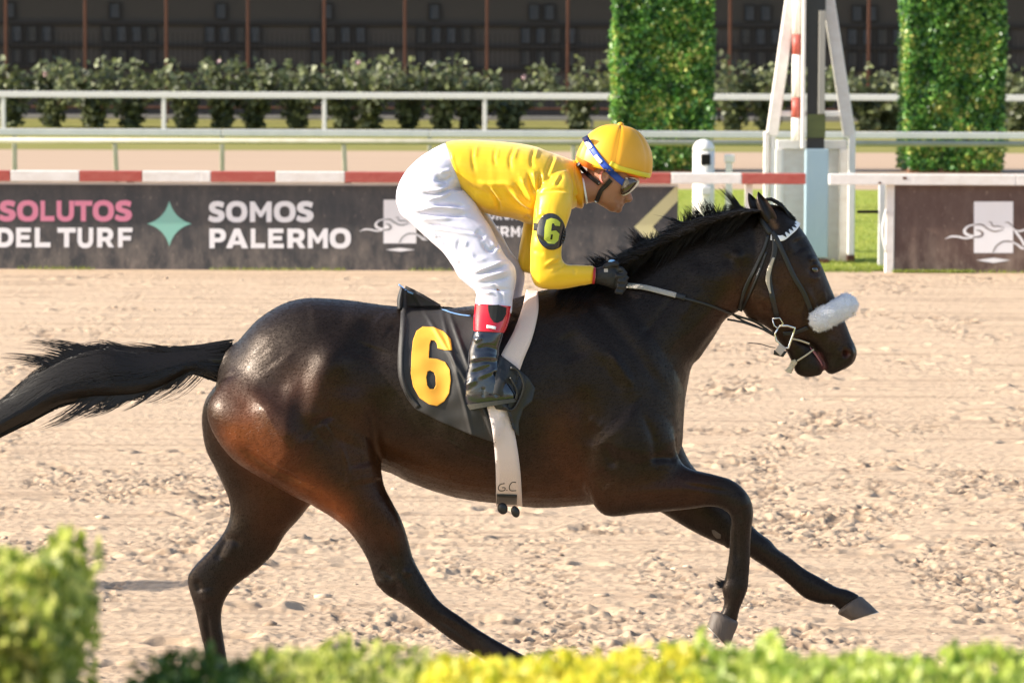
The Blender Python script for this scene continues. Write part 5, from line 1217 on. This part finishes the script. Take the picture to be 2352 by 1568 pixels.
# skull, neck and face
face = [SJ((1845, 330), (1480, 300), 0, .07), SJ((1848, 400), (1478, 400), 0, .076), SJ((1828, 455), (1485, 470), 0, .076), SJ((1796, 500), (1500, 530), 0, .072), SJ((1772, 540), (1510, 575), 0, .067), SJ((1752, 585), (1525, 610), 0, .062), SJ((1733, 622), (1550, 635), 0, .056),
        SJ((1716, 655), (1585, 655), 0, .046), SJ((1692, 682), (1612, 672), 0, .034), SJ((1668, 695), (1632, 687), 0, .02)]
nk = [SJ((1360, 400), (1420, 640), 0, .06), SJ((1440, 420), (1490, 632), 0, .058), SJ((1500, 430), (1560, 620), 0, .056), SJ((1560, 440), (1620, 600), 0, .05)]
nose = [SJ((1775, 535), (1740, 540), 0, .009), SJ((1788, 570), (1745, 575), 0, .011), SJ((1797, 603), (1745, 612), 0, .016), SJ((1783, 625), (1742, 632), 0, .015)]
lips = [SJ((1738, 640), (1700, 640), 0, .02), SJ((1730, 652), (1690, 652), 0, .022), SJ((1720, 668), (1690, 668), 0, .018)]
ear = [loft([SJ((1592, 395), (1580, 400), -.076, .008), SJ((1640, 425), (1570, 430), -.078, .012), SJ((1632, 470), (1570, 475), -.078, .011), SJ((1605, 500), (1580, 500), -.076, .007)], 16, 14)]
def legsets(st, sh, m=20): return loft(st, 40, m, 2.1, 0, HY, sh)
bodyparts = [loft(face, 50, 32, 2.2), loft(nk, 16, 24), loft(nose, 16, 14), loft(lips, 12, 14), ellipsoid(*J([(1694, 676)])[0], 0, 10, 8, .016)] + ear
bodyparts += [legsets(torso, .86, 28), legsets(narm, .80), legsets(farm, .80), legsets(hips, .84, 28), legsets(nleg, .76), legsets(fleg, .76)]
# forearm to wrist
wr = [SJ((1500, 1080), (1495, 1190), -.195, .030), SJ((1560, 1095), (1550, 1185), -.185, .026), SJ((1600, 1095), (1600, 1190), -.18, .026)]
bodyparts.append(loft(wr, 12, 16)); bodyparts.append(loft([(a[0], a[1], a[2], a[3], .12, a[5]) for a in wr], 12, 16))
def mirrorst(st): return [(*a[:4], -a[4], a[5]) for a in st]
lower = [SB((848, 190), (630, 180), -.255, .045), SB((835, 290), (622, 285), -.268, .042), SB((805, 370), (620, 365), -.282, .040), SB((785, 460), (600, 470), -.295, .038), SB((790, 560), (590, 570), -.305, .038), SB((830, 660), (572, 680), -.315, .038), SB((870, 740), (572, 780), -.32, .036)]
bodyparts.append(loft(lower, 24, 18, 2.1, 0, HY, .85)); bodyparts.append(loft(mirrorst(lower), 24, 18, 2.1, 0, HY, .85))
bvt, bft = remesh(bodyparts, .0045, 4, .5)
bvt = sculpt(bvt, bft, [(J([(1690, 645), (1722, 652)]), 2.2, -.004), (J([(1740, 632), (1752, 628)]), 3, -.003), (J([(1600, 425), (1615, 460)]), 5, -.006), (J([(1560, 560), (1620, 610)]), 14, .003), (J([(1700, 590), (1690, 630)]), 8, -.003), (J([(1765, 625)]), 2.5, -.006), (J([(1650, 480), (1700, 560)]), 12, .003)])
bpx, bpy_ = toP(bvt); 
body = mesh('body', bvt, bft, M['skin'], rd_, True)
M['skin'].node_tree  # skin shows only at face, neck and wrist
BB = BVHTree.FromPolygons([Vector(p) for p in bvt], [tuple(q) for q in bft.tolist()])

# shirt
sv, sf = remesh([loft(torso, 70, 40, 2.25), loft(narm, 70, 28, 2.2), loft(farm, 40, 24)], .0042, 5, .5)
def fold(pts, r, a): return (J(pts), r, a)
fs = [fold([(540, 250), (545, 340), (580, 440), (610, 520)], 4, 0.0028), fold([(690, 230), (680, 330), (700, 430)], 5, -0.0033), fold([(705, 230), (698, 320)], 5, 0.0028), fold([(845, 240), (830, 320), (845, 380)], 4.5, -0.0033), fold([(860, 240), (845, 330)], 5, 0.0022),
      fold([(980, 230), (940, 320), (950, 420)], 5, -0.0042), fold([(995, 240), (965, 330)], 5, 0.0030), fold([(1120, 240), (1090, 330), (1105, 400)], 5, -0.0048), fold([(1135, 245), (1110, 330)], 5, 0.0036), fold([(1250, 290), (1215, 380), (1180, 480)], 6, -0.0060), fold([(1270, 300), (1240, 380), (1200, 480)], 6, 0.0048),
      fold([(620, 480), (680, 530), (760, 560), (830, 620)], 8, -.007), fold([(700, 480), (790, 500), (920, 500), (1010, 540)], 6, .006), fold([(780, 510), (850, 620), (870, 700)], 5, -.010), fold([(800, 505), (880, 620)], 5, .007), fold([(900, 530), (990, 640), (1090, 700)], 6, -.009), fold([(930, 520), (1030, 620), (1100, 670)], 6, .008),
      fold([(970, 480), (1030, 590), (1100, 660)], 5, -.008), fold([(1010, 440), (1060, 540), (1110, 620)], 5, .008), fold([(1060, 410), (1090, 510), (1115, 570)], 4.5, -.009), fold([(1100, 400), (1115, 480), (1125, 560)], 4.5, .008), fold([(1150, 400), (1145, 480), (1140, 540)], 4.5, -.008), fold([(1180, 420), (1170, 500)], 5, .006), fold([(1230, 430), (1200, 500)], 4, -.005), fold([(1310, 430), (1260, 510)], 4, -.006), fold([(1290, 440), (1240, 515)], 4, .005),
      fold([(1130, 570), (1200, 545), (1290, 537), (1370, 560)], 4, -.007), fold([(1120, 580), (1112, 680), (1108, 760)], 6, -.010), fold([(1380, 580), (1420, 600), (1440, 650)], 5, -.006), fold([(1400, 360), (1410, 460), (1430, 560)], 5, -.006),
      fold([(1200, 1090), (1240, 1060), (1290, 1040)], 5, -.006), fold([(1180, 1070), (1240, 1030), (1290, 1000)], 4, .005), fold([(1240, 1120), (1300, 1080), (1330, 1060)], 4, -.005), fold([(1390, 1080), (1395, 1130)], 3.5, -.003), fold([(1110, 850), (1180, 900), (1280, 880)], 6, -.003), fold([(1100, 950), (1180, 990)], 5, -.003), fold([(1130, 720), (1180, 700)], 6, .004),
      fold([(650, 560), (760, 640), (850, 680)], 12, .006), fold([(1040, 720), (1090, 760)], 6, -.006)]
sv = sculpt(sv, sf, [(p_, r_ * .95, a_ * 1.15) for p_, r_, a_ in fs]); sn = normals(sv, sf); sv = sv + sn * (.0012 * vnoise(sv * [1, 1, 1.5], 12, 5) + .0008 * vnoise(sv * [1.5, 1, .6], 34, 6))[:, None]
shirt = mesh('shirt', sv, sf, M['shirt'], rd_, True)
SBV = BVHTree.FromPolygons([Vector(p) for p in sv], [tuple(q) for q in sf.tolist()])
# collar
v, f = loft([SJ((1375, 332), (1385, 650), 0, .088), SJ((1400, 338), (1425, 662), 0, .088), SJ((1425, 385), (1452, 660), 0, .080), SJ((1438, 420), (1466, 600), 0, .072)], 20, 30, 2.2); v = v + (vnoise(v, 20, 3) * .003)[:, None]
mesh('collar', v, f, M['capyellow'], rd_, True)
v, f = loft([SJ((1440, 430), (1472, 640), 0, .070), SJ((1452, 440), (1486, 632), 0, .068)], 6, 30, 2.2); mesh('undershirt_collar', v, f, M['whiteprint'], rd_, True)
v, f = loft([SJ((1526, 1074), (1514, 1196), -.192, .040), SJ((1540, 1082), (1530, 1194), -.19, .038)], 6, 24); mesh('cuff', v, f, mat('red_cuff', (.42, .02, .03), .6), rd_, True)
# breeches
pv, pf = remesh([loft(hips, 50, 36, 2.2), loft(nleg, 70, 30, 2.2), loft(fleg, 50, 26, 2.2)], .0045, 5, .5)
fb = [fold([(320, 560), (420, 570), (540, 530)], 5, -.010), fold([(330, 540), (430, 545), (530, 510)], 5, .008), fold([(350, 610), (450, 590), (540, 550)], 5, .009), fold([(400, 645), (520, 640), (640, 655)], 5, -.012), fold([(300, 680), (450, 665), (650, 690)], 5, .011), fold([(260, 700), (380, 710), (560, 715), (650, 710)], 5, -.012),
      fold([(280, 740), (420, 740), (560, 735)], 7, .006), fold([(340, 780), (500, 800), (740, 845)], 4.5, -.009), fold([(350, 800), (520, 825), (730, 865)], 5, .006), fold([(420, 440), (520, 500)], 5, -.007), fold([(380, 470), (470, 520)], 6, .006), fold([(400, 480), (500, 470), (550, 440)], 5, -.007), fold([(440, 420), (540, 400)], 6, .006),
      fold([(600, 870), (580, 950), (640, 980)], 8, -0.0045), fold([(640, 890), (620, 940)], 7, 0.0032), fold([(590, 1020), (600, 1080), (680, 1090)], 8, -0.0054), fold([(660, 960), (700, 1030), (800, 1010)], 7, 0.0032), fold([(700, 1130), (800, 1100), (920, 1060)], 4.5, -.010), fold([(690, 1110), (790, 1080), (900, 1040)], 5, .009),
      fold([(720, 1160), (830, 1130), (940, 1100)], 5, .008), fold([(720, 1190), (840, 1170), (950, 1140)], 4.5, -.009), fold([(740, 900), (800, 960), (850, 930)], 6, -.008), fold([(800, 880), (850, 960), (870, 900)], 5, .007), fold([(700, 820), (770, 880)], 9, -.006), fold([(820, 1190), (880, 1260), (890, 1340)], 4, -.006), fold([(440, 850), (480, 900), (500, 960)], 5, -.005), fold([(400, 820), (430, 880)], 4, .004),
      fold([(700, 1240), (830, 1230), (960, 1240)], 5, -.008), fold([(700, 1262), (830, 1252)], 5, .006)]
pv = sculpt(pv, pf, [(p_, r_ * .8, a_ * 1.25) for p_, r_, a_ in fb]); pn = normals(pv, pf); pv = pv + pn * (.0018 * vnoise(pv * [1, 1, 2.2], 9, 8) + .0007 * vnoise(pv * [1, 1, 2], 30, 9))[:, None]
mesh('breeches', pv, pf, M['breeches'], rd_, True)
# boots
bst = [SB((812, 352), (616, 348), -.282, .048), SB((800, 400), (600, 410), -.29, .047), SB((782, 470), (583, 480), -.297, .046), SB((786, 550), (578, 565), -.305, .046), SB((815, 620), (562, 640), -.312, .046), SB((862, 690), (556, 720), -.32, .045), SB((890, 745), (558, 780), -.325, .043), SB((893, 785), (575, 825), -.325, .040)]
tst = [SB((856, 195), (626, 178), -.256, .053), SB((848, 260), (620, 240), -.262, .052), SB((832, 320), (616, 300), -.272, .051), SB((812, 362), (616, 350), -.282, .050)]
sole = [SB((893, 770), (572, 812), -.325, .046), SB((895, 792), (592, 845), -.325, .046)]
BVN = None
for sgn in (1, -1):
    mk = (lambda s: s) if sgn == 1 else mirrorst
    v, f = remesh([loft(mk(bst), 50, 30, 2.3)], .005, 3, .5)
    if sgn == 1:
        v = sculpt(v, f, [(Bp([(600, 560), (680, 540), (760, 545)]), 5, -.007), (Bp([(600, 530), (690, 515), (770, 520)]), 5, .007), (Bp([(590, 620), (680, 590), (740, 560)]), 5, -.007), (Bp([(640, 640), (720, 610), (760, 590)]), 5, .006), (Bp([(740, 600), (790, 660)]), 5, -.008), (Bp([(620, 470), (700, 450), (770, 470)]), 5, -.006), (Bp([(620, 420), (680, 380)]), 6, .005), (Bp([(560, 700), (640, 650)]), 6, .006), (Bp([(680, 700), (680, 770)]), 2.5, -.003), (Bp([(765, 690), (760, 770)]), 2.5, -.003)])
    b_ = mesh('boot', v, f, M['patent'], rd_, True)
    v2, f2 = loft(mk(sole), 5, 30, 2.6); mesh('sole', v2, f2, mat('grey_black_sole', (.05, .048, .04), .6), b_)
    v3, f3 = loft(mk(tst), 24, 32, 2.3); tb = mesh('boot_top', v3, f3, M['redpatent'], rd_, True)
    if sgn == 1: BVN = BVHTree.FromPolygons([Vector(p) for p in v3], [tuple(q) for q in f3])
patch('elastic_panel', BVN, [Bp([(708, 176), (760, 180), (825, 205), (822, 245), (800, 285), (770, 300), (745, 296), (722, 265), (710, 220)])], .002, M['elastic'], rd_, 1.3)
ribbon('boot_label', BVN, Bp([(700, 322), (730, 326), (758, 333)]), 7, .003, M['whiteprint'], rd_, 8, .0015)
# stirrup
stp = empty('stirrup', (at(1180, 920, HY)[0], HY - .32, 1.1), 'black stirrup iron holding the toe of the boot against the flap', 'stirrup')
tubeP('iron', Bp([(800, 800), (830, 840), (880, 830), (935, 700), (900, 600), (850, 580)]), .006, -.345, M['leather'], stp)
tubeP('stirrup_leather', Bp([(850, 640), (890, 720), (885, 780)]), .005, -.35, M['leather'], stp)
# gloves: palm, four curled fingers, thumb, each hand closed on the reins
def glove(cz, dx=0, name='glove'):
    o = lambda pts: [(x + dx, y) for x, y in J(pts)]
    def LS(a, b, z, w_): (p, q) = o([a, b]); return S(p, q, cz + z, w_)
    pp = [loft([LS((1540, 1085), (1530, 1190), 0, .030), LS((1600, 1070), (1590, 1205), 0, .034), LS((1660, 1068), (1650, 1225), 0, .034), LS((1708, 1085), (1690, 1235), .01, .028)], 20, 20)]
    for i, (x, y, L_) in enumerate([(1700, 1095, 70), (1712, 1130, 76), (1708, 1168, 74), (1695, 1205, 62)]):
        q = o([(x - 25, y - 8), (x + 20, y), (x + 42, y + 22), (x + 22, y + 48), (x - 22, y + 42)])
        zz = [-.004, -.016, -.014, -.024, -.030]
        mb = MB(); mb.tube([at(a, b, HY + cz + z) for (a, b), z in zip(q, zz)], [.012, .0125, .012, .011, .009], 10); pp.append((np.concatenate(mb.v), mb.f))
    q = o([(1600, 1082), (1640, 1060), (1672, 1052), (1700, 1062)]); mb = MB(); mb.tube([at(a, b, HY + cz - .02) for a, b in q], [.014, .013, .012, .010], 10); pp.append((np.concatenate(mb.v), mb.f))
    v, f = remesh(pp, .0036, 2, .5); g = mesh(name, v, f, M['glove'], rd_, True); return BVHTree.FromPolygons([Vector(p) for p in v], [tuple(q) for q in f.tolist()])
GB = glove(-.185); glove(.115, 16)
patch('glove_print', GB, [J([(1596, 1088), (1624, 1088), (1624, 1112), (1596, 1112)])], .002, M['rubber_grip'], rd_, 1.2)
q = J([(1652, 1042)])[0]; v, f = ellipsoid(q[0], q[1], -.20, 9, 6, .012); mesh('ring_button', v, f, mat('pale_blue_shine', (.25, .5, .8), .3), rd_, True)
# armband
ell = [(1228 + 103 * math.cos(t) * .99 + 14 * math.sin(t), 830 + 128 * math.sin(t) - 10 * math.cos(t)) for t in np.linspace(0, 2 * math.pi, 48, endpoint=False)]
ab = patch('armband', SBV, [J(ell)], .006, M['armband'], rd_, 1.5, thick=.003)
ABV = bvh_of([shirt, ab])
ribbon('armband_strap', SBV, J([(1100, 795), (1140, 800)]), 17, .005, M['elastic'], rd_, 8)
patch('armband_six', ABV, [J([(1195, 748), (1228, 735), (1268, 745), (1292, 766), (1288, 792), (1254, 788), (1246, 772), (1234, 774), (1228, 826), (1262, 822), (1286, 846), (1278, 892), (1250, 916), (1206, 912), (1178, 884), (1182, 800)]), J([(1226, 850), (1240, 850), (1236, 886), (1221, 886)])], .003, M['lime'], rd_, 1.2)

# helmet with silk cap, goggles
e1 = np.array(J([(1930, 420)])[0]) - np.array(J([(1398, 325)])[0]); La = np.linalg.norm(e1) / 2; e1 = e1 / np.linalg.norm(e1); e2 = np.array([e1[1], -e1[0]])
HCt = (np.array(J([(1930, 420)])[0]) + np.array(J([(1398, 325)])[0])) / 2; Lb = 96; Wd = .118
def capsurf(ph0, ph1, nph, grow=1.0, seam=True):
    v = []; m = 72
    for i in range(nph + 1):
        ph = ph0 + (ph1 - ph0) * i / nph
        for k_ in range(m):
            a = 2 * math.pi * k_ / m
            cs_ = math.cos(ph); rr2 = abs(cs_) ** .92
            g_ = grow
            if seam: g_ *= 1 - .03 * math.exp(-((((a / (math.pi / 3)) % 1) - .5) / .05) ** 2) + .010 * math.sin(a * 7 + 1) * cs_ * math.sin(ph) * min(1, cs_ * 2)
            X_ = La * rr2 * math.cos(a) * g_; D_ = Wd * rr2 * math.sin(a) * g_; Z_ = Lb * math.sin(ph) * g_
            P2 = HCt + e1 * X_ + e2 * (Z_ if ph >= 0 else Z_)
            v.append(at(P2[0], P2[1], HY + D_))
    f = [(i * m + k_, i * m + (k_ + 1) % m, (i + 1) * m + (k_ + 1) % m, (i + 1) * m + k_) for i in range(nph) for k_ in range(m)]
    return np.array(v), f
v, f = capsurf(-.12, math.pi / 2 - .001, 30); v = v + (vnoise(v, 16, 4) * .0022)[:, None]
capo = mesh('helmet_cap', v, f, M['capyellow'], rd_, True); s_ = capo.modifiers.new('solid', 'SOLIDIFY'); s_.thickness = .006
q = J([(1712, 86)])[0]; v2, f2 = ellipsoid(q[0], q[1], 0, 8, 6, .014); mesh('cap_button', v2, f2, M['capyellow'], capo, True)
v2, f2 = loft([SJ((1560, 392), (1400, 300), 0, .104), SJ((1552, 400), (1408, 335), 0, .100), SJ((1530, 410), (1440, 372), 0, .088)], 14, 40, 2.2); mesh('helmet_shell', v2, f2, M['orange'], rd_, True)
CB = bvh_of([capo])
CB2 = bvh_of([capo, body])
ribbon('brim_band', CB, J([(1640, 352), (1700, 385), (1800, 415), (1880, 435), (1918, 442)]), 11, .006, M['lemonband'], rd_, 24, .004)
v, f = loft([SJ((1850, 425), (1700, 395), 0, .10), SJ((1890, 455), (1730, 420), 0, .094), SJ((1895, 470), (1760, 440), 0, .085)], 14, 36, 2.2)
mesh('peak', v, f, M['orange'], rd_, True)
FB = bvh_of([capo, body, shirt])
ribbon('goggle_strap', CB2, J([(1462, 168), (1500, 235), (1560, 320), (1620, 390), (1690, 455), (1750, 505)]), 15, .006, M['bluestrap'], rd_, 40, .002, default=HY - .09, smoothY=6)
ribbon('strap_print', CB2, J([(1470, 195), (1490, 225), (1508, 250)]), 10, .0085, M['whiteprint'], rd_, 8, .001)
ribbon('strap_print', CB2, J([(1535, 300), (1560, 330), (1580, 350)]), 9, .0085, M['whiteprint'], rd_, 8, .001)
for pts, w_ in (([(1412, 350), (1450, 400), (1510, 455), (1565, 500)], 9), ([(1645, 470), (1610, 510), (1575, 545), (1540, 628)], 10)):
    ribbon('chin_strap', CB2, J(pts), w_, .006, M['leather'], rd_, 24, .003, default=HY - .07, smoothY=4)
tubeP('strap_rivet', J([(1560, 494), (1562, 496)]), .004, -.078, M['steel'], rd_, 3); tubeP('strap_rivet', J([(1540, 620), (1534, 626)]), .006, -.066, M['steel'], rd_, 3)
gv = [loft([SJ((1835, 452), (1720, 452), 0, .074), SJ((1845, 485), (1705, 500), 0, .079), SJ((1820, 520), (1700, 545), 0, .078), SJ((1790, 550), (1712, 578), 0, .070), SJ((1762, 572), (1728, 585), 0, .055)], 24, 40, 2.8)]
v, f = remesh(gv, .004, 2, .5); gg_ = mesh('goggles', v, f, M['goggle'], rd_, True)
GGB = BVHTree.FromPolygons([Vector(p) for p in v], [tuple(q) for q in f.tolist()])
patch('goggle_frame', GGB, [J([(1760, 452), (1812, 466), (1832, 480), (1808, 520), (1770, 556), (1728, 576), (1704, 566), (1702, 536), (1738, 524), (1772, 496)])], .003, M['lens'], rd_, 1.1)
patch('goggle_side', GGB, [J([(1735, 458), (1768, 468), (1775, 495), (1745, 522), (1712, 530), (1706, 500)])], .003, M['lensbeige'], rd_, 1.1)
q = J([(1605, 440)])[0]
ribbon('ear_rim_glow', BB, J([(1590, 405), (1572, 430), (1572, 470), (1590, 498)]), 5, .004, mat('sunlit_ear', (.62, .2, .16), .5), rd_, 14)  # sun glow on the ear rim, put into a brighter ribbon colour

# ------------------------------------------------------------------ foreground hedges
def shrub(name, label, px0, px1, pyt, Y, dep, size, mm, n, zbot, bumps=.06, cat='shrub', up=1.7, seed=1, tops=None, rightround=0, group=None):
    x0, x1 = at(px0, 1400, Y)[0], at(px1, 1400, Y)[0]
    root = empty(name, ((x0 + x1) / 2, Y + dep / 2, 0), label, cat, group)
    zt = zat((px0 + px1) / 2, pyt, Y + dep * .8) - bumps * .3 + (.0 if px1 < 400 else .004)
    if px1 < 400: x1 = at(px1 + 2, 1400, Y + dep)[0]
    x = rng.uniform(x0, x1, n); y = Y + rng.random(n) ** 1.4 * dep
    top = zt + bumps * vnoise(np.stack([x, y], 1), 9, seed) + bumps * .6 * vnoise(np.stack([x, y], 1), 24, seed + 1)
    if tops:
        for (tx, th, tw) in tops:
            top += th * np.exp(-((x - at(tx, 1400, Y)[0]) / tw) ** 2)
    if rightround: top -= rightround * np.clip((x - (x1 - .05)) / .05, 0, 1) ** 2
    dpt = rng.random(n) ** 1.8
    z = top - dpt * (top - zbot)
    side = rng.random(n) < .4          # more leaves on the face turned to the viewer
    y = np.where(side, Y + .05 * vnoise(np.stack([x, z], 1), 14, seed + 2) + rng.normal(0, .012, n), y)
    # clump into sprigs
    cx = np.round(x / .022) * .022 + .006 * rng.normal(0, 1, n); x = np.where(rng.random(n) < .6, cx, x)
    v, f = leaves(np.stack([x, y, z], 1), size, np.array([[-.3, -.6, .8]]), 2.0, .8, up)
    mesh('foliage', v, f, mm, root)
    mb = MB(); mb.box((x0 + .04, Y + .08, zbot - .02), (x1 - .04 , Y + dep - .05, zt - bumps - .07)); mb.build('inner_twigs', M['ivydark'], root)
    mb = MB()
    for i in range(max(2, int((x1 - x0) / .25))):
        xx = x0 + .08 + (x1 - x0 - .16) * (i + .5) / max(2, int((x1 - x0) / .25)); mb.tube([(xx, Y + dep / 2, 0), (xx + .02, Y + dep / 2, zbot + .02)], .014, 7)
    mb.build('trunk', M['wood'], root)
    return root
YH = 4.6
shrub('boxwood_shrub', 'tall blurred green shrub at the left edge of the foreground', -260, 222, 1262, YH, .6, .013, M['box'], 30000, .9, .035, seed=3, tops=[(125, .025, .02), (60, .01, .03)], rightround=.05, cat='shrub')
shrub('low_hedge', 'low dark green hedge end beside the tall shrub at lower left', 250, 560, 1524, YH, .5, .011, M['boxdark'], 14000, 1.1, .03, seed=5, cat='hedge')
shrub('low_hedge', 'low bright green hedge under the horse\'s hind legs, left of the yellow shrub', 540, 1010, 1530, YH, .5, .011, M['box'], 22000, 1.1, .014, seed=6, cat='hedge', tops=[(735, .012, .02)])
shrub('yellow_shrub', 'blurred yellow-leaved low shrub in the middle of the bottom edge', 960, 1640, 1528, YH - .1, .5, .012, M['boxyellow'], 30000, 1.1, .012, seed=7, cat='shrub')
shrub('low_hedge', 'low lime green hedge along the bottom right edge', 1560, 2620, 1524, YH, .5, .012, M['boxlime'], 42000, 1.1, .014, seed=8, cat='hedge', tops=[(1835, .026, .014), (1655, .018, .008), (1790, .01, .01)])
# hedge bed under the shrubs
tag(gridsheet('planting_bed', -14, 14, 3, 12.5, -.004, M['turf']), kind='structure')

# ------------------------------------------------------------------ the next runner, just outside the left of the frame; its shadow reaches in
def follow(root, label):
    def cp(o, parent):
        c = o.copy(); col.objects.link(c); c.parent = parent
        for ch in list(o.children):
            if ch.name.split('.')[0] not in ('short_coat', 'tail_wisps'): cp(ch, c)
        return c
    r = cp(root, None); r.location = root.location + Vector((-6.5, 3.45, 0)); r['label'] = label
    return r
follow(horse, 'following dark racehorse just beyond the left edge, its shadow falling on the sand'); follow(rd_, 'following rider in yellow silks just beyond the left edge')
